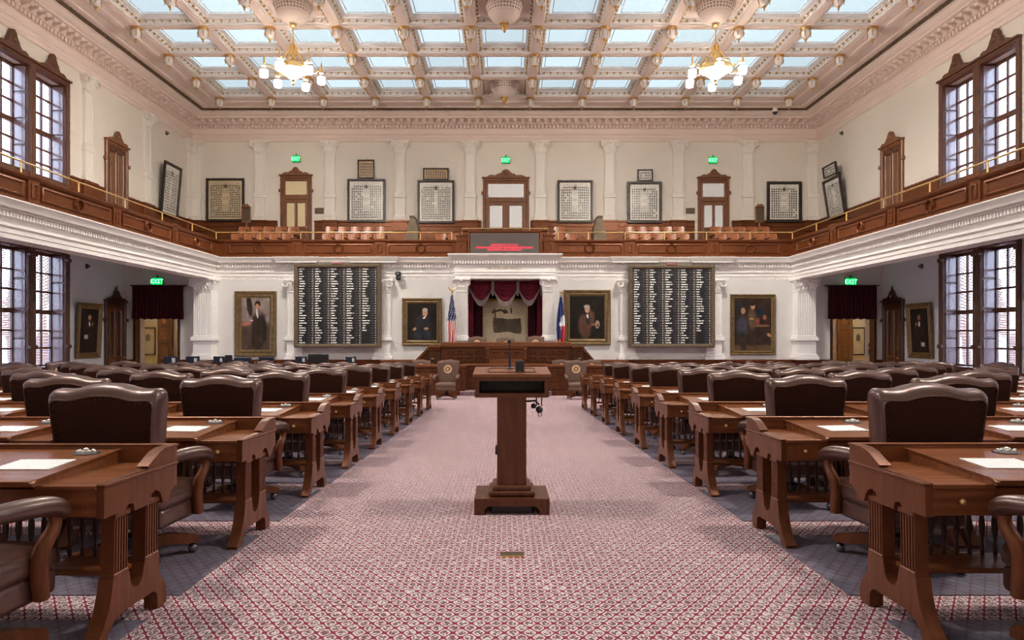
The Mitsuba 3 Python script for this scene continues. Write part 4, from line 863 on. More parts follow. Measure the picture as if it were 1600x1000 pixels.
recess = cat(B(-1.6, 1.66, 27.2, 27.25, -.6, 3.7), B(-1.6, -1.5, YB + .2, 27.25, -.6, 3.7), B(1.56, 1.66, YB + .2, 27.25, -.6, 3.7), B(-1.6, 1.66, YB + .2, 27.25, 3.5, 3.7))
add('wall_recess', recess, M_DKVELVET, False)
tag('wall_recess', 'dark recess lined in deep red behind the rostrum curtains', 'recess', kind='structure')
def flag_bg(uv, w): return mix((.46, .37, .24), (.66, .56, .40), w)
def ragged(p, n, uv):
    w = fbm(uv.x * 5 + 2, uv.y * 5, octaves=4); c = flag_bg(uv, w)
    sp = voronoi(uv.x * 17, uv.y * 17)
    c = mix(c, (.26, .16, .08), (1 - smoothstep(.12, .26, sp[0])) * dr.select(sp[2] > .45, .45, 0.0))
    dx, dy = dr.abs(uv.x - .53) / .29, dr.abs(uv.y - .535) / .135
    d = dr.maximum(dx, dy) + .5 * (w - .5) + .12 * (noise(uv.x * 9, uv.y * 2) - .5)
    c = mix(c, mix((.045, .032, .022), (.16, .115, .07), fbm(uv.x * 9, uv.y * 5)), 1 - smoothstep(.93, 1.0, d))
    arm = dr.minimum(dr.abs(uv.y - (.83 - .25 * dr.abs(uv.x - .38))) / .022, dr.maximum(dr.abs(uv.x - .27 + .1 * (uv.y - .72)) / .016, dr.abs(uv.y - .77) / .10))
    c = mix(c, (.10, .065, .035), (1 - smoothstep(.8, 1.1, arm + .3 * (w - .5))) * dr.select((uv.x > .2) & (uv.x < .56), 1.0, 0.0))
    b1 = dr.sqrt(dr.square((uv.x - .49) / .05) + dr.square((uv.y - .80) / .05))
    b2 = dr.sqrt(dr.square((uv.x - .62) / .022) + dr.square((uv.y - .82) / .07))
    c = mix(c, (.07, .045, .028), 1 - smoothstep(.8, 1.1, dr.minimum(b1, b2) + .4 * (w - .5)))
    return c
picture('wall_hanging', lambda m: back(26.9, m), PX(751, 26.9), PX(829, 26.9), .55, PZ(467, 26.9), .09, mat('art_hanging', ragged, .6, .3), 'large cream hanging with a dark ragged shape in a gold frame behind the rostrum', 'wall hanging', M_GOLD, w=.05)
# curtains
yc = YB + .10
def drape(x0, x1, z0, z1, y, fl, n=28, w=.03, gather=0.0):
    lo = []
    for t_ in np.linspace(0, 1, 9):
        z = z1 + (z0 - z1) * t_; s = 1 - gather * math.sin(PI * min(1, t_ * 1.0)) * .5
        xx = np.linspace(0, 1, n)
        side = x0 + (x1 - x0) * xx * s if gather >= 0 else x1 - (x1 - x0) * (1 - xx) * (1 + gather * math.sin(PI * t_) * .5)
        lo.append(np.c_[side, y + w * np.sin(xx * fl * 2 * PI), np.full(n, z)])
    return loft(lo, False, False, closed=False)
k = thing('stage_curtain', 'deep red velvet curtain hanging at the left of the rostrum recess', 'curtain')
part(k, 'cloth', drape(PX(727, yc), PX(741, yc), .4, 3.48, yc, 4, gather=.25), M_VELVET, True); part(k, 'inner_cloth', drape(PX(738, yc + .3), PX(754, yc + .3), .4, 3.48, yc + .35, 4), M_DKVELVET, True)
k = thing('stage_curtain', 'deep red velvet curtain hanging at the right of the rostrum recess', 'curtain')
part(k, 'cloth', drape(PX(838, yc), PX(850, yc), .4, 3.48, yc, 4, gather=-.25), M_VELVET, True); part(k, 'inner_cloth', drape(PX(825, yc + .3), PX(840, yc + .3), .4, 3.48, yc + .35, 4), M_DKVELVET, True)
def swag(px0, px1, zd, y, lab):
    k = thing('swag', lab, 'valance')
    a, b = PX(px0, y), PX(px1, y); n = 25; m = 15
    lo = []; zt = 3.44
    def pt(u, v):
        x = a + (b - a) * u
        dip = math.sin(PI * u) ** .75
        zz = zt - .05 * v - (zt - zd) * v * dip
        return x + (.5 - u) * .10 * v * dip, y - .10 * v * dip - .035 * math.cos(v * 2 * PI * 4.5) * dip * (v < .99), zz
    for v_ in np.linspace(0, 1, 41): lo.append(np.array([pt(u, v_) for u in np.linspace(0, 1, n)]))
    part(k, 'cloth', loft(lo, False, False, closed=False), M_VELVET, True)
    fr = []
    e = lo[-1]
    for t_ in (0, .5, 1):
        q = e.copy(); q[:, 2] -= .22 * t_ * (.35 + .65 * np.sin(np.linspace(0, PI, n))) ; q[:, 1] -= .02 + .01 * np.sin(np.arange(n) * 2.1) * t_
        fr.append(q)
    part(k, 'fringe', loft(fr, False, False, closed=False), M_FRINGE, True)
    return k
ys_ = YB - .02
for a, b, zd, y, l in ((731, 772, 2.75, ys_ + .05, 'left of three red velvet swags with grey fringe over the rostrum'), (767, 812, 2.70, ys_ - .06, 'middle one of three red velvet swags with grey fringe over the rostrum'), (807, 846, 2.75, ys_ + .05, 'right of three red velvet swags with grey fringe over the rostrum')):
    k = swag(a, b, zd, y, l)
for px, l, s in ((731, 'left', 1), (770, 'second', 0), (809, 'third', 0), (846, 'right', -1)):
    k = thing('fringe_tail', f'grey fringed edge hanging at the {l} joint of the red swags', 'fringe')
    x = PX(px, ys_ - .1)
    add(k, loft([np.c_[x + np.linspace(-.055, .055, 6), np.full(6, ys_ - .13) - .012 * np.cos(np.arange(6) * 1.8), np.full(6, z)] for z in (3.46, 3.3, 3.1, 2.98)] + [np.c_[x + np.linspace(-.02, .02, 6), np.full(6, ys_ - .13), np.full(6, 2.86)]], False, False, closed=False), M_FRINGE, True)

# ------------------------------------------------------------------ flags
def flag(px, top, lab, colfn, fin):
    k = thing('flag', lab, 'flag')
    y = 25.25; x = PX(px, y); zt = PZ(top, y)
    n, m = 40, 60
    V, C, F = [], [], []
    for i in range(m):
        t_ = i / (m - 1); z = zt - .05 - t_ * 1.95
        for j in range(n):
            u = j / (n - 1)
            wd = .05 + .16 * min(1, t_ * 1.6)
            V.append([x + (u - .5) * 2 * wd * (.8 + .2 * math.sin(t_ * 5)) , y - .06 - .05 * math.sin(u * 5 * PI + t_ * 2) * (.4 + t_), z]); C.append(colfn(u, t_))
    for i in range(m - 1):
        for j in range(n - 1):
            a = i * n + j; F += [[a, a + 1, a + n + 1], [a, a + n + 1, a + n]]
    mesh = tm(V, F)
    part(k, 'cloth', mikit.ply(mesh, 'm_flagcloth', True, color=np.array(C)), None)
    part(k, 'pole', cat(tube([(x, y, -.55), (x, y, zt)], .016, 8), mv(lathe([(.12, -.6), (.10, -.54), (.03, -.50)], 12), x, y)), M_BRASS, 40)
    part(k, 'finial', mv(fin, x, y, zt), M_BRASS, 40)
scene['m_flagcloth'] = {'type': 'twosided', 'bsdf': {'type': 'principled', 'base_color': {'type': 'mesh_attribute', 'name': 'vertex_color'}, 'roughness': .75}}
def us(u, t):
    if t < .48:
        st = (int(u * 9) + int(t * 22)) % 3 == 0 and int(t * 44) % 2 == 0
        return (.75, .75, .75) if st else (.03, .04, .13)
    g = (u - .5) * 9 + t * 2.5
    if abs(u - .62) < .05: return (.62, .40, .08)
    return (.52, .03, .06) if int(math.floor(g)) % 2 == 0 else (.75, .72, .72)
def lone(u, t):
    if t > .80: return (.62, .40, .08) if abs(u - .45 - .15 * math.sin(t * 20)) < .10 else (.52, .03, .06)
    if u > .62 + .1 * math.sin(t * 6) and t > .35: return (.52, .03, .06) if t > .55 else (.75, .73, .75)
    if (abs(u - .55) < .06 and .38 < t < .62) or (abs(t - .52) < .03 and abs(u - .55) < .22): return (.8, .8, .82)
    return (.03, .045, .16)
eagle = cat(lathe([(.02, 0), (.04, .04), (.03, .08), (.045, .12), (0, .18)], 10), tube([(0, 0, .10), (.08, 0, .16), (.14, 0, .26)], [.02, .03, .008], 6), tube([(0, 0, .10), (-.08, 0, .16), (-.14, 0, .26)], [.02, .03, .008], 6))
flag(706.5, 459, 'stars and stripes flag hanging furled on a pole left of the rostrum columns', us, eagle)
flag(876, 462, 'blue white and red flag with one star hanging furled right of the rostrum columns', lone, lathe([(.02, 0), (.04, .04), (.02, .08), (.05, .12), (0, .20)], 10))

# ------------------------------------------------------------------ rostrum
xc = .05
YR = 23.2
fr = fz(YR)
k = thing('rostrum_bench', 'long raised brown wood rostrum bench with panelled front and thick top', 'bench')
def panelled(x0, x1, z0, z1, y, rows, cols, gapx=.06, gapz=.05):
    """raised frames on a front that faces the camera; gives a list of meshes"""
    out = []
    w, h = (x1 - x0 - gapx) / cols, (z1 - z0 - gapz) / rows
    for r in range(rows):
        for c_ in range(cols):
            a, b = x0 + gapx + c_ * w, z0 + gapz + r * h
            out.append(back(y, cat(rframe(a, a + w - gapx, b, b + h - gapz, [(0, 0), (0, .025), (.02, .03), (.045, .01), (.05, 0)]), B(a + .06, a + w - gapx - .06, b + .06, b + h - gapz - .06, 0, .015, .008))))
    return out
zT = PZ(534.5, YR)
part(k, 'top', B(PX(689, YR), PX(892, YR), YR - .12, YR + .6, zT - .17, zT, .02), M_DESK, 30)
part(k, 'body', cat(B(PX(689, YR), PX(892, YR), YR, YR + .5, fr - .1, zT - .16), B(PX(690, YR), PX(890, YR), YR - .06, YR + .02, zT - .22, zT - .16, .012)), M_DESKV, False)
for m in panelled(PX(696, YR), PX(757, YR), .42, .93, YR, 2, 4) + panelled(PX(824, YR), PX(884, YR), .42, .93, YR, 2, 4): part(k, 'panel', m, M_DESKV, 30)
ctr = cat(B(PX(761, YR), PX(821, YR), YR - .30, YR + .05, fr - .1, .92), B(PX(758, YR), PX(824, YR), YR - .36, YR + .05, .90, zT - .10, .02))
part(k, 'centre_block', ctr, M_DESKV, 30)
for m in panelled(PX(766, YR), PX(816, YR), .60, .88, YR - .30, 1, 3): part(k, 'panel', m, M_DESKV, 30)
part(k, 'reading_shelf', rot(B(PX(765, YR), PX(817, YR), YR - .44, YR - .28, .42, .56, .01), 0, [1, 0, 0]), M_DESK, False)
for a, b in ((760, 764), (818, 822)): part(k, 'console_bracket', back(YR - .30, cat(B(PX(a, YR), PX(b, YR), .55, .92, 0, .06, .02), B(PX(a, YR) - .01, PX(b, YR) + .01, .84, .93, 0, .09, .02))), M_DESKV, 30)
for s, a, b, l in ((-1, 669, 688.6, 'left'), (1, 892.4, 912, 'right')):
    w = thing('rostrum_end_pier', f'panelled dark wood pier at the {l} end of the rostrum bench', 'pier')
    part(w, 'body', B(PX(a + 2, YR) if s < 0 else PX(a, YR), PX(b, YR) if s < 0 else PX(b - 1, YR), YR - .05, YR + .6, fr - .1, zT - .22), M_DKWOOD, False)
    part(w, 'cap', cat(B(PX(a, YR), PX(b, YR), YR - .14, YR + .7, zT - .22, zT - .12, .02), B(PX(a + 1, YR), PX(b, YR), YR - .10, YR + .66, zT - .30, zT - .22, .02)), M_DESKV, 30)
    part(w, 'fluting', back(YR - .05, fluted(PX(a + 4, YR), PX(b - 4, YR), .2, zT - .32, .03, 5, .02)), M_DESKV, False)
    st = thing('rostrum_stair_rail', f'sloping brown wood stair side wall on the {l} of the rostrum', 'stair rail')
    e0, e1 = (PX(673, YR + .8), PX(640, YR + .8)) if s < 0 else (PX(907, YR + .8), PX(937, YR + .8))
    z0_, z1_ = .95, .40
    xm = e0 + (e1 - e0) * .72
    pl = [(e0, fr - .1), (e0, z0_), (xm, z1_), (e1, z1_), (e1, fr - .1)]
    part(st, 'side_wall', extr(pl, YR + .75, YR + .85, 'xz'), M_DESKV, False)
    cp = [(e0, z0_), (xm, z1_), (e1 + s * 1.0, z1_)]
    part(st, 'handrail', extr(cp + [(x, z + .10) for x, z in cp[::-1]], YR + .68, YR + .92, 'xz'), M_DESK, 30)
    nw = thing('newel_ball', f'round wooden newel ball on the {l} stair post beside the rostrum', 'newel post')
    xb = PX(676 if s < 0 else 905, 22.6)
    part(nw, 'ball', mv(trimesh.creation.icosphere(2, .075), xb, 22.6, PZ(562, 22.6)), M_DKWOOD, True); part(nw, 'post', mv(lathe([(.09, fr), (.09, .3), (.11, .34), (.11, .40), (.04, .44), (.04, .52)], 10), xb, 22.6), M_DKWOOD, 40)
YC = 21.7; fc = fz(YC)
k = thing('clerks_bench', 'low panelled brown wood clerks bench in front of the rostrum', 'bench')
for a, b, sd in ((641, 727, 'l'), (853, 942, 'r')):
    part(k, 'front', B(PX(a, YC), PX(b, YC), YC, YC + .7, fc - .05, .36), M_DESKV, False)
    part(k, 'top', B(PX(a - 1, YC), PX(b + 1, YC), YC - .08, YC + .75, .34, .42, .015), M_DESK, 30)
    part(k, 'base', B(PX(a, YC), PX(b, YC), YC - .05, YC + .1, fc - .05, fc + .14, .01), M_DESKV, False)
    for m in panelled(PX(a, YC), PX(b, YC), fc + .16, .32, YC, 2, 4): part(k, 'panel', m, M_DESKV, 30)
part(k, 'centre_front', B(PX(726, YC + .5), PX(854, YC + .5), YC + .5, YC + .9, fc - .05, .38), M_DESKV, False)
part(k, 'centre_top', B(PX(725, YC + .5), PX(855, YC + .5), YC + .40, YC + .95, .36, .43, .015), M_DESK, 30)
for m in panelled(PX(727, YC + .5), PX(853, YC + .5), fc + .2, .34, YC + .5, 3, 6): part(k, 'panel', m, M_DESKV, 30)
s_ = B(PX(718, YC - .2), PX(862, YC - .2), YC - .25, YC + .5, fc - .2, fc + .14, .01)
add('rostrum_step', s_, M_CARPET, False); tag('rostrum_step', 'carpeted step in front of the clerks bench', 'step', kind='structure')
# ------------------------------------------------------------------ desks
HWD = .62
def desk_parts(spindles_apart):
    """member's desk: tray at +x end, near edge y = 0, far rail y = .66"""
    P = {}
    side = [(0, .575), (0, .725), (.36, .735), (.47, .785), (.53, .80), (.66, .805), (.66, .69), (.645, .66), (.645, .60), (.60, .575), (.57, .535), (.52, .535), (.50, .575), (.48, .60), (.44, .615), (.40, .60), (.385, .575),
            (.385, .555), (.25, .555), (.24, .59), (.20, .60), (.165, .575)]
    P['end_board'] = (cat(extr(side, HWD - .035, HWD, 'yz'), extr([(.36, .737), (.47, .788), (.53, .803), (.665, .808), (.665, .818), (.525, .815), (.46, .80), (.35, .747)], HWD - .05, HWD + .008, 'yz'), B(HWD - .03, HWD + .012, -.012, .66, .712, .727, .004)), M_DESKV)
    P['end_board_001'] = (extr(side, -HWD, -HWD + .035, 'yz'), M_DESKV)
    P['case'] = (cat(B(-HWD + .03, HWD - .03, .03, .64, .575, .70), B(HWD - .06, HWD - .035, .015, .05, .575, .715, .004)), M_DESK)
    P['tray'] = (cat(B(.315, HWD - .03, -.012, .645, .70, .722, .004), B(.30, HWD - .03, .012, .03, .58, .70)), M_DESK)
    P['drawer'] = (B(.355, HWD - .075, .011, .034, .59, .69, .004), M_DESK)
    P['drawer__knob'] = (tf(lathe([(.006, 0), (.007, .012), (.014, .016), (.013, .024), (0, .028)], 10), [[1, 0, 0, .46], [0, 0, -1, .011], [0, 1, 0, .645], [0, 0, 0, 1]]), M_BRASS)
    lid = extr([(-.035, .722), (-.035, .742), (-.02, .748), (.645, .792), (.645, .700), (.02, .700)], -HWD + .005, .325, 'yz')
    P['writing_lid'] = (cat(lid, extr([(-.04, .735), (-.02, .751), (.645, .795), (.645, .788), (-.02, .742)], .315, .338, 'yz')), M_DESK)
    P['kneehole_front'] = (cat(B(-HWD + .04, .29, .035, .055, .60, .70), B(-HWD + .04, .29, .02, .04, .585, .605, .004)), M_DESK)
    P['back_rail'] = (cat(B(-HWD, HWD, .64, .662, .60, .812), B(-HWD - .003, HWD + .003, .634, .668, .806, .820, .005)), M_DESK)
    def arc(cx, cy, r, a0, a1, n=7): return [(cx + r * math.cos(math.radians(a)), cy + r * math.sin(math.radians(a))) for a in np.linspace(a0, a1, n)]
    foot = [(-.015, 0), (.065, 0), (.085, .045), (.13, .085), (.20, .10), (.42, .10)] + arc(.46, .045, .055, 90, 0, 5) + [(.515, 0), (.605, 0), (.61, .05), (.595, .10), (.56, .14), (.53, .18), (.525, .275), (.385, .275), (.375, .245)]
    foot += arc(.315, .235, .058, 0, -180, 9) + [(.255, .245), (.245, .275), (.115, .275), (.105, .21), (.085, .15), (.045, .08), (.0, .035), (-.02, .02)]
    def leg(y0, y1, s):
        m = fluted(y0, y1, .275, .60, .035, 5, .010)           # (x=y, y=.., z)
        m = tf(m, [[0, 0, s, 0], [1, 0, 0, 0], [0, 1, 0, 0], [0, 0, 0, 1]])
        xo = s * (HWD - .058)
        m = mv(m, xo)
        c_ = cat(B(min(xo - s * .03, xo + s * .045), max(xo - s * .03, xo + s * .045), y0 - .008, y1 + .008, .545, .575, .005), B(min(xo - s * .03, xo + s * .04), max(xo - s * .03, xo + s * .04), y0 - .006, y1 + .006, .27, .295, .005), B(min(xo - s * .028, xo), max(xo - s * .028, xo), y0, y1, .275, .60))
        return cat(m, c_)
    for i, s in enumerate((1, -1)):
        q = '' if i == 0 else '_001'
        xa, xb = sorted((s * (HWD - .09), s * (HWD - .02)))
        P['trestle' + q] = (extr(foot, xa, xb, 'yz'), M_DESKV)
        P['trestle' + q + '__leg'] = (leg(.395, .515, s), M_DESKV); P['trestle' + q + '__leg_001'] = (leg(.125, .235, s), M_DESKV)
    P['shelf'] = (B(-HWD + .08, HWD - .08, .26, .52, .245, .27, .006), M_DESK)
    sp = lathe([(.009, .27), (.012, .30), (.006, .33), (.013, .38), (.015, .43), (.007, .49), (.012, .53), (.009, .58)], 7)
    xs_ = np.linspace(-HWD + .13, HWD - .13, 16)
    if spindles_apart:
        for i, x in enumerate(xs_): P['spindle' + (f'_{i:03d}' if i else '')] = (mv(sp, x, .49), M_DKWOOD)
    else: P['spindle'] = (cat([mv(sp, x, .49) for x in xs_]), M_DKWOOD)
    return P
def mirror(m): return tf(m, np.diag([-1, 1, 1, 1]))
def sgroup(key, parts, flip=False):
    g = {'type': 'shapegroup'}
    for k, (m, mm) in parts.items():
        if flip:
            m = mirror(m); m.faces = m.faces[:, ::-1]
        g[k] = shape(m, mm, 35)
    scene[key] = g
for ap in (True, False):
    P = desk_parts(ap)
    for fl in (False, True): sgroup(f"group_desk_{'near' if ap else 'far'}_{'right' if fl else 'left'}", P, fl)
def inst(key, grp, to): scene[key] = {'type': 'instance', 'to_world': to, 'shapegroup': {'type': 'ref', 'id': grp}}; return key

# ------------------------------------------------------------------ chairs
def back_outline(n=72):
    pts = []
    hw = lambda z: .275 + .055 * (z - .46) / .6
    for z in np.linspace(.46, 1.045, 8): pts.append((hw(z), z))
    for a in np.linspace(0, 90, 6)[1:]: pts.append((hw(1.045) - .045 + .045 * math.cos(math.radians(a)), 1.055 + .045 * math.sin(math.radians(a))))
    top = [(.255, 1.098), (.215, 1.097), (.175, 1.101), (.13, 1.114), (.07, 1.127), (0, 1.131)]
    pts += top
    pts += [(-x, z) for x, z in pts[::-1][1:]]
    return np.array(pts)
OUT = back_outline()
def ins(d, dz=None):
    dz = d if dz is None else dz
    return np.c_[OUT[:, 0] * (1 - d / .32), .79 + (OUT[:, 1] - .79) * (1 - dz / .335)]
def layer(d, y, dz=None): o = ins(d, dz); return np.c_[o[:, 0], np.full(len(o), y), o[:, 1]]
LEAN = lambda m: rot(m, 5, [1, 0, 0], (0, -.26, .46))
def cushion(x0, x1, y0, y1, z0, z1, r=.055):
    b = trimesh.creation.icosphere(2, r).vertices
    p = [b + [x0 + r if i else x1 - r, y0 + r if j else y1 - r, z0 + r if k else z1 - r] for i in (0, 1) for j in (0, 1) for k in (0, 1)]
    a = np.linspace(-.8, .8, 7)
    top = [[(x0 + x1) / 2 + u * (x1 - x0) / 2, (y0 + y1) / 2 + w * (y1 - y0) / 2, z1 + .02 * (1 - u * u) * (1 - w * w)] for u in a for w in a]
    return trimesh.convex.convex_hull(np.vstack(p + ([top] if r > .04 else [])))
def spl(pts, k=5):
    from scipy.interpolate import CubicSpline
    pts = np.asarray(pts, float); t_ = np.r_[0, np.cumsum(np.linalg.norm(np.diff(pts[:, :3], axis=0), axis=1))]
    return CubicSpline(t_, pts)(np.linspace(0, t_[-1], (len(pts) - 1) * k + 1))
def stube(pts, r, n, flat=1.0):
    q = spl(np.c_[np.asarray(pts), r]); return tube(q[:, :3], np.maximum(q[:, 3], .004), n, flat=flat)
def chair_parts(light=False, seal=False):
    L, Bk = (M_LEATHLT, M_LEATHLT) if light else (M_LEATHER, M_LEATHBACK)
    P = {}
    P['back'] = (LEAN(loft([layer(.036, -.315, .074), layer(.026, -.332, .062), layer(.016, -.328, .040), layer(.008, -.312, .018), layer(.002, -.288, .005), layer(0, -.258), layer(.002, -.21), layer(.02, -.175), layer(.06, -.16), layer(.11, -.165)])), L)
    P['back_panel'] = (LEAN(loft([layer(.030, -.315, .066), layer(.032, -.331, .069), layer(.06, -.334, .10)])), Bk)
    o = layer(.028, -.333, .064); P['piping'] = (LEAN(tube(o, .0055, 5)), L)
    o = layer(.046, -.334, .084)
    idx = np.linspace(0, len(o) - 1, 200)
    dense = np.c_[[np.interp(idx, np.arange(len(o)), o[:, k]) for k in range(3)]].T
    sl = np.r_[0, np.cumsum(np.linalg.norm(np.diff(dense, axis=0), axis=1))]
    nail = trimesh.creation.icosphere(0, .0055)
    P['nailheads'] = (LEAN(cat([mv(nail, *[np.interp(t_, sl, dense[:, k]) for k in range(3)]) for t_ in np.arange(0, sl[-1], .034)])), M_NAIL)
    if seal:
        pl = lambda m: LEAN(tf(m, [[1, 0, 0, 0], [0, 0, 1, -.165], [0, 1, 0, .86], [0, 0, 0, 1]]))
        star = [(.062 * (1 if i % 2 == 0 else .42) * math.sin(i * PI / 5), .062 * (1 if i % 2 == 0 else .42) * math.cos(i * PI / 5)) for i in range(10)]
        P['seal'] = (pl(cat(ring(.10, .125, .008, 28), ring(.072, .092, .006, 20), extr(star, .0, .012))), M_SEAL)
    P['seat'] = (cat(cushion(-.295, .295, -.25, .30, .355, .485), cushion(-.288, .288, -.24, .285, .262, .378, .03)), L)
    for i, s in enumerate((1, -1)):
        q = '' if i == 0 else '_001'
        P['arm' + q] = (stube([(s * .30, -.25, .675), (s * .33, -.1, .685), (s * .34, .06, .675), (s * .34, .17, .655), (s * .335, .222, .62), (s * .335, .225, .59)], [.036, .046, .05, .05, .044, .022], 16, flat=.85), L)
        P['arm' + q + '__support'] = (cat(stube([(s * .335, .185, .62), (s * .335, .18, .56), (s * .325, .14, .50), (s * .312, .135, .44), (s * .31, .14, .36), (s * .31, .15, .28)], [.026, .028, .032, .034, .034, .032], 12)), M_DESKV)
    P['column'] = (lathe([(.07, .10), (.07, .17), (.035, .19), (.035, .25), (.13, .262), (.13, .275)], 12), M_BLACK)
    lg = extr([(.03, .15), (.20, .15), (.345, .115), (.37, .105), (.37, .075), (.34, .065), (.18, .085), (.03, .09)], -.03, .03, 'xz')
    cs = cat(mv(trimesh.creation.icosphere(2, .032), .335, 0, .032), mv(lathe([(.012, .03), (.012, .07)], 8), .335))
    for i in range(4):
        q = '' if i == 0 else f'_{i:03d}'
        P['base_leg' + q] = (rot(lg, 45 + 90 * i, [0, 0, 1]), M_DESKV)
        P['base_leg' + q + '__caster'] = (rot(cs, 45 + 90 * i, [0, 0, 1]), M_CHROME)
    return P
sgroup('group_chair', chair_parts())
sgroup('group_chair_seal', chair_parts(False, True))
sgroup('group_chair_light', chair_parts(True, True))

# ------------------------------------------------------------------ papers and button plates
paper_d = shape(B(-.135, .135, -.105, .105, 0, .003), M_PAPER, False)
pl_base = shape(cat(lathe([(.070, 0), (.070, .006), (.055, .010), (0, .010)], 20)), M_CHROME, 40)
pl_btn = shape(cat([mv(lathe([(.009, .008), (.009, .017), (.005, .021), (0, .022)], 8), .042 * math.cos(a), .030 * math.sin(a)) for a in np.arange(7) * 2 * PI / 7] + [lathe([(.014, .008), (.014, .026), (0, .032)], 8)]), M_WHITE, 40)

ROWS = [2.97, 4.54, 6.18, 7.74, 9.31, 10.92, 12.6, 14.3, 16.0]
rng = random.Random(11)
def row_name(r): return 'nearest' if r == 0 else f'{ordn[r]}' if r < 8 else 'farthest'
for r, y0 in enumerate(ROWS):
    z0 = fz(y0)
    for s, side in ((-1, 'left'), (1, 'right')):
        e = 1.75 if s < 0 else 1.86
        y = y0 + (0 if s < 0 else .03)
        nmax = 0
        for u in range(8):
            cx = e + HWD + u * 2 * HWD
            if cx - HWD > .80 * (y + .75) + .3: break
            nmax = u + 1
            base = T().translate([s * cx, y, z0 + .006]) @ T().rotate([1, 0, 0], TILT)
            where = f"{row_name(r)} row, {ordn[u]} {'seat' if True else ''} {side} of the aisle"
            k = nm('desk')
            inst(k, f"group_desk_{'near' if r < 2 else 'far'}_{'left' if s < 0 else 'right'}", base)
            tag(k, f'brown wooden desk, {row_name(r)} row, {ordn[u]} from the aisle on the {side}', 'desk', 'members desks')
            if r >= 2: labels[k + '__spindle'] = {'kind': 'stuff'}
            k = nm('paper'); add(k, paper_d, None, to=base @ T().translate([(.13 if s < 0 else -.06) + rng.uniform(-.03, .03), .27, .768]) @ T().rotate([1, 0, 0], 3.8) @ T().rotate([0, 0, 1], rng.uniform(-4, 4)))
            tag(k, f'white paper sheet on the desk, {row_name(r)} row, {ordn[u]} {side} of the aisle', 'paper', 'papers on the desks')
            k = nm('button_plate'); tag(k, f'oval white button plate on the desk, {row_name(r)} row, {ordn[u]} {side} of the aisle', 'button plate', 'button plates on the desks')
            to = base @ T().translate([.215 if s < 0 else .13, .53, .7835]) @ T().rotate([1, 0, 0], 3.8) @ T().scale([1.0, .72, 1])
            part(k, 'base', pl_base, None, to=to); part(k, 'button', pl_btn, None, to=to)
            if (r, u, s) == (8, 6, 1): continue
            k = nm('desk_chair')
            yb = y - .27 - rng.uniform(.0, .05)
            a = rng.uniform(-7, 7)
            if (r, u, s) in ((1, 0, -1), (1, 0, 1), (2, 0, -1), (2, 0, 1), (0, 0, 1), (0, 0, -1)): a = 2 * s
            if (r, u) == (0, 0): yb = y - .28
            zc = fz(yb); cx -= .08 if (r, u) == (1, 0) else 0
            to = T().translate([s * cx + rng.uniform(-.04, .04) + (.03 if r else (.13 if s < 0 else -.02)), yb, zc + .006]) @ T().rotate([1, 0, 0], TILT) @ T().rotate([0, 0, 1], a)
            inst(k, 'group_chair', to); labels[k + '__nailheads'] = {'kind': 'stuff'}
            tag(k, f'brown leather swivel chair, {row_name(r)} row, {ordn[u]} from the aisle on the {side}', 'chair', 'leather chairs at the desks')
        # vinyl mat under the chairs of this row
        ya, yb_ = (y0 - .86, y0 + .36)
        xa, xb = sorted((s * (e + .0), s * (e + 2 * HWD * nmax)))
        k = nm('chair_mat')
        vv = [[x, yy, fz(yy) + t] for x in (xa, xb) for yy in (ya, yb_) for t in (.0, .006)]
        add(k, tm(vv, TRI), M_MAT, False)
        tag(k, f'greyish glossy floor mat under the chairs of the {row_name(r)} row {side} of the aisle', 'floor mat', 'floor mats')

# chairs turned towards the middle beyond the last rows, and chairs around the rostrum
extra = [(1470, 15.45, 152, 0), (1342, 19.0, 150, 0), (1300, 20.3, 148, 0), (1186, 19.1, 60, 0), (1154, 19.8, 62, 0), (1122, 19.1, 64, 0), (1425, 18.6, 150, 0),
         (384, 18.8, -118, 0), (424, 20.0, -120, 0), (468, 20.0, -60, 0), (330, 19.5, -110, 0), (205, 19.0, -120, 0), (98, 17.8, -135, 0)]
SIDE = ['right'] * 7 + ['left'] * 6
for i, (px, d, a, l) in enumerate(extra):
    k = nm('desk_chair'); inst(k, 'group_chair_seal', T().translate([PX(px, d), d, fz(d)]) @ T().rotate([0, 0, 1], a))
    labels[k + '__nailheads'] = {'kind': 'stuff'}
    n_ = i if i < 7 else i - 7
    tag(k, f"brown leather chair turned sideways beyond the last rows on the {SIDE[i]}, {['toward the windows', 'near the curtained doorway', 'below the curtain edge', 'below the gilt painting', 'second below the painting', 'third below the painting', 'near the carved door'][n_]}", 'chair', None)
for px, d, a, lab, dz in ((698, 19.9, 176, 'worn brown leather chair with gold seal facing the hall, left of the aisle end', 0), (902, 19.9, 184, 'worn brown leather chair with gold seal facing the hall, right of the aisle end', 0),
        (657, 22.83, 180, 'pale worn chair back behind the left end of the clerks bench', 0), (702, 22.83, 180, 'pale worn chair back behind the clerks bench left of the centre', 0), (878, 22.83, 180, 'pale worn chair back behind the clerks bench right of the centre', 0), (926, 22.83, 180, 'pale worn chair back behind the right end of the clerks bench', 0),
        (745, 24.3, 180, 'leather chair with gold seal behind the rostrum top on the left', .82), (790, 24.3, 180, 'leather chair with gold seal behind the middle of the rostrum', .78), (837, 24.3, 180, 'leather chair with gold seal behind the rostrum top on the right', .84)):
    k = nm('desk_chair'); inst(k, 'group_chair_light', T().translate([PX(px, d), d, fz(d) + dz]) @ T().rotate([0, 0, 1], a))
    tag(k, lab, 'chair'); labels[k + '__nailheads'] = {'kind': 'stuff'}
rf = B(-2.6, 2.7, 23.75, YB, -.7, fz(24.3) + .80); add('rostrum_floor', rf, M_CARPET, False); tag('rostrum_floor', 'raised platform floor behind the rostrum bench', 'platform', kind='structure')

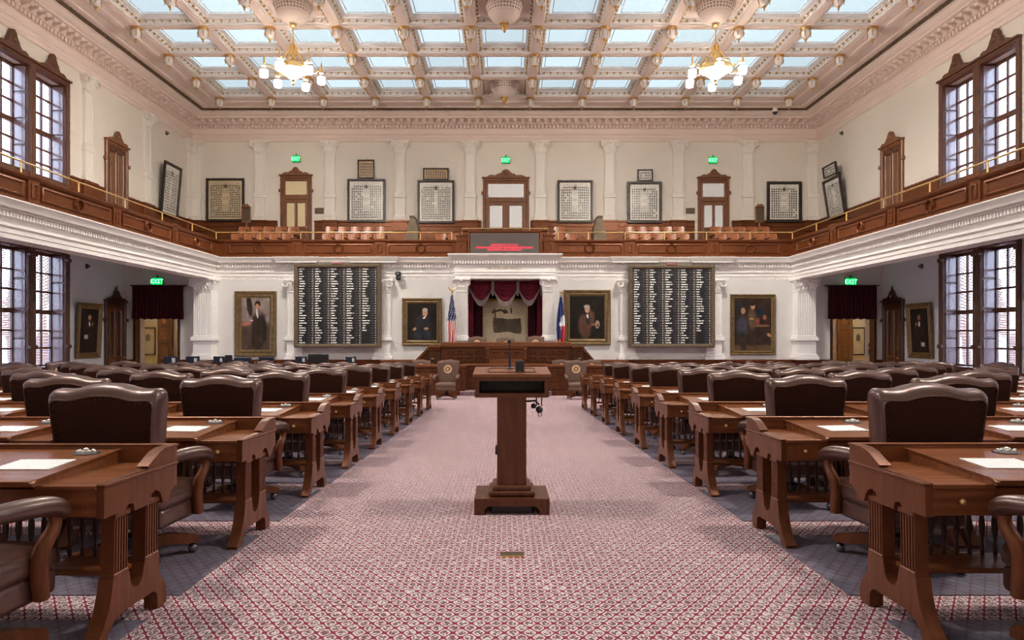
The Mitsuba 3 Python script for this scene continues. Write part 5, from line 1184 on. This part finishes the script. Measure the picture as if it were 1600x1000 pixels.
# ------------------------------------------------------------------ lectern in the aisle
k = thing('lectern', 'square brown wooden lectern on a pedestal in the middle of the aisle', 'lectern')
LB = T().translate([.062, 5.53, fz(5.53)]) @ T().rotate([1, 0, 0], TILT * .5)
LP = {}
def bx(z0, z1, hw, y0, y1, c=.008): return B(-hw, hw, y0, y1, z0, z1, c)
LP['column'] = cat(B(-.122, .122, .14, .40, .20, .98, .004), bx(.955, .985, .15, .11, .43))
LP['base'] = cat(bx(.17, .215, .16, .10, .44, .012), bx(.13, .175, .19, .07, .47, .012),
                 extr([(-.305, 0), (-.225, 0), (-.225, .035), (-.20, .065), (-.17, .07), (.17, .07), (.20, .065), (.225, .035), (.225, 0), (.305, 0), (.305, .13), (-.305, .13)], 0, .06, 'xz'),
                 extr([(-.305, 0), (-.225, 0), (-.225, .035), (-.20, .065), (-.17, .07), (.17, .07), (.20, .065), (.225, .035), (.225, 0), (.305, 0), (.305, .13), (-.305, .13)], .48, .54, 'xz'), B(-.305, -.225, .0, .54, .0, .13), B(.225, .305, 0, .54, 0, .13), B(-.305, .305, 0, .54, .085, .13, .006))
for n_, m in LP.items(): part(k, n_, m, M_LECT, False, to=LB)
part(k, 'box', cat(B(-.30, -.265, 0, .52, .95, 1.125), B(.265, .30, 0, .52, .95, 1.125), B(-.30, .30, 0, .52, .95, .985), B(-.30, .30, 0, .02, 1.085, 1.13), B(-.30, .30, .40, .52, .95, 1.13)), M_LECT, False, to=LB)
part(k, 'inside_panel', B(-.265, .265, .37, .395, .985, 1.09), M_BLACK, False, to=LB)
top = extr([(-.02, 1.118), (-.02, 1.140), (.54, 1.185), (.54, 1.118)], -.318, .318, 'yz')
part(k, 'top', top, M_DESK, 30, to=LB)
part(k, 'inlay', tf(rframe(-.20, .20, .10, .42, [(0, 0), (0, .004), (.010, .004), (.010, 0)]), [[1, 0, 0, 0], [0, .997, -.08, 0], [0, .08, .997, 1.1425], [0, 0, 0, 1]]), M_DKWOOD, False, to=LB)
part(k, 'switch', B(-.137, -.122, .18, .26, .46, .53), M_BLACK, False, to=LB)
part(k, 'vent', B(-.16, .16, .07, .08, .0, .07), M_BLACK, False, to=LB)
k = thing('gooseneck_microphone', 'black gooseneck microphone on the lectern top', 'microphone')
part(k, 'stem', tube([(-.015, .36, 1.17), (-.015, .36, 1.24), (-.015, .355, 1.33), (-.018, .33, 1.405)], [.010, .010, .004, .004], 8), M_NAVY, 40, to=LB)
part(k, 'windscreen', mv(trimesh.creation.icosphere(2, .017), -.02, .315, 1.41), M_BLACK, True, to=LB)
part(k, 'base', mv(lathe([(.035, 1.165), (.035, 1.18), (.015, 1.19)], 14), -.015, .36), M_CHROME, 40, to=LB)
k = thing('speaker_box', 'small black speaker box on the lectern top', 'speaker')
part(k, 'cabinet', B(.03, .105, .12, .20, 1.148, 1.245, .006), M_BLACK, 30, to=LB); part(k, 'badge', B(.06, .08, .116, .121, 1.158, 1.163), M_CHROME, False, to=LB)
k = thing('hanging_headset', 'black earpiece and coiled cord hanging from the right side of the lectern', 'headset')
part(k, 'hook', cat(tube([(.12, .25, .90), (.20, .25, .905), (.235, .25, .87)], .009, 6), B(.205, .215, .24, .26, .86, .96), B(.25, .26, .24, .26, .86, .95)), M_BLACK, False, to=LB)
part(k, 'earpiece', mv(cat(trimesh.creation.icosphere(2, .03), mv(trimesh.creation.icosphere(2, .022), -.05, 0, .03)), .235, .25, .83), M_BLACK, True, to=LB)
part(k, 'cord', tube([(.19, .25, .89), (.21, .25, .83), (.235, .25, .77), (.255, .25, .775), (.25, .25, .82), (.24, .25, .86)], .004, 5), M_BLACK, True, to=LB)
k = thing('floor_plate', 'small brass outlet plate set in the carpet before the lectern', 'floor plate')
yp = 4.38; part(k, 'plate', rot(B(-.075, .075, 0, .10, 0, .008, .003), TILT, [1, 0, 0]), M_PLAQUE, False, to=T().translate([PX(800, yp + .05), yp, fz(yp)])); part(k, 'lip', B(-.075, .075, -.004, .002, 0, .011), M_BRASS, False, to=T().translate([PX(800, yp + .05), yp, fz(yp)]))

# ------------------------------------------------------------------ monitors at the far left desks, side chairs
for i, (a, b, t_, bo, mm, lab) in enumerate(((255, 277, 557, 568, M_NAVY, 'first from the left beside the curtained doorway'), (290, 311, 557, 567, M_NAVY, 'left of the corner pilaster'), (333, 350, 557, 567, M_NAVY, 'at the foot of the corner pilaster'), (351, 362, 555, 567, M_BLACK, 'narrow one right of the corner pilaster'),
        (365, 392, 559, 567, M_NAVY, 'under the left half of the standing portrait'), (404, 428, 558, 567, M_NAVY, 'under the right half of the standing portrait'), (461, 479, 557, 567, M_NAVY, 'under the left edge of the vote board'), (481, 513, 553, 567, M_BLACK, 'widest one under the vote board'), (540, 556, 557, 567, M_NAVY, 'under the right half of the vote board'))):
    d = 21.0
    k = thing('computer_monitor', f'dark computer monitor on the far left desks, {lab}', 'monitor')
    x0, x1, z0, z1 = pxrect(a, b, t_, bo, d)
    part(k, 'screen', B(x0, x1, d, d + .06, z0, z1, .01), mm, False); part(k, 'stand', cat(B((x0 + x1) / 2 - .03, (x0 + x1) / 2 + .03, d + .05, d + .09, z0 - .10, z0 + .1), B((x0 + x1) / 2 - .12, (x0 + x1) / 2 + .12, d - .02, d + .18, fz(d) + .74, fz(d) + .76)), M_BLACK, False)
    if i in (0, 1, 2, 6, 8): part(k, 'sticker', B(x0 + .62 * (x1 - x0), x0 + .85 * (x1 - x0), d - .004, d, z0 + .03, z1 - .05), M_PAPER, False)
k = thing('staff_counter', 'long brown wooden counter carrying the monitors at the far left', 'counter')
xa, xb = PX(245, 21), PX(565, 21)
part(k, 'top', B(xa, xb, 20.7, 21.4, fz(21) + .70, fz(21) + .74, .01), M_DESK, 30); part(k, 'body', B(xa + .05, xb - .05, 20.85, 21.3, fz(21) - .1, fz(21) + .71), M_DESKV, False)
sc_p = {'seat': (B(-.22, .22, -.22, .22, .43, .46, .012), M_DKWOOD), 'top_rail': (B(-.23, .23, -.23, -.20, .86, 1.0, .01), M_BLACK), 'lower_rail': (B(-.21, .21, -.225, -.205, .50, .54), M_DKWOOD)}
for i, (x, y) in enumerate(((-.2, -.21), (.2, -.21), (-.2, .2), (.2, .2))): sc_p['leg' + (f'_{i:03d}' if i else '')] = (mv(lathe([(.016, 0), (.02, .2), (.018, .9 if y < 0 else .44)], 8), x, y), M_DKWOOD)
for i, x in enumerate(np.linspace(-.15, .15, 6)): sc_p['spindle' + (f'_{i:03d}' if i else '')] = (mv(lathe([(.008, .45), (.011, .7), (.008, .88)], 6), x, -.215), M_WHITE if False else M_REVEAL)
sgroup('group_side_chair', sc_p)
for px, d, a, lab in ((98, 19.6, 90, 'left wall between the windows and the tall portrait'), (8, 17.5, 90, 'left wall under the nearer far window'), (32, 18.3, 90, 'left wall under the farther far window'), (1568, 18.0, -90, 'right wall under the tall windows')):
    k = nm('spindle_chair'); inst(k, 'group_side_chair', T().translate([PX(px, d), d, fz(d)]) @ T().rotate([0, 0, 1], a)); tag(k, f'spindle back chair with black top rail, {lab}', 'chair')
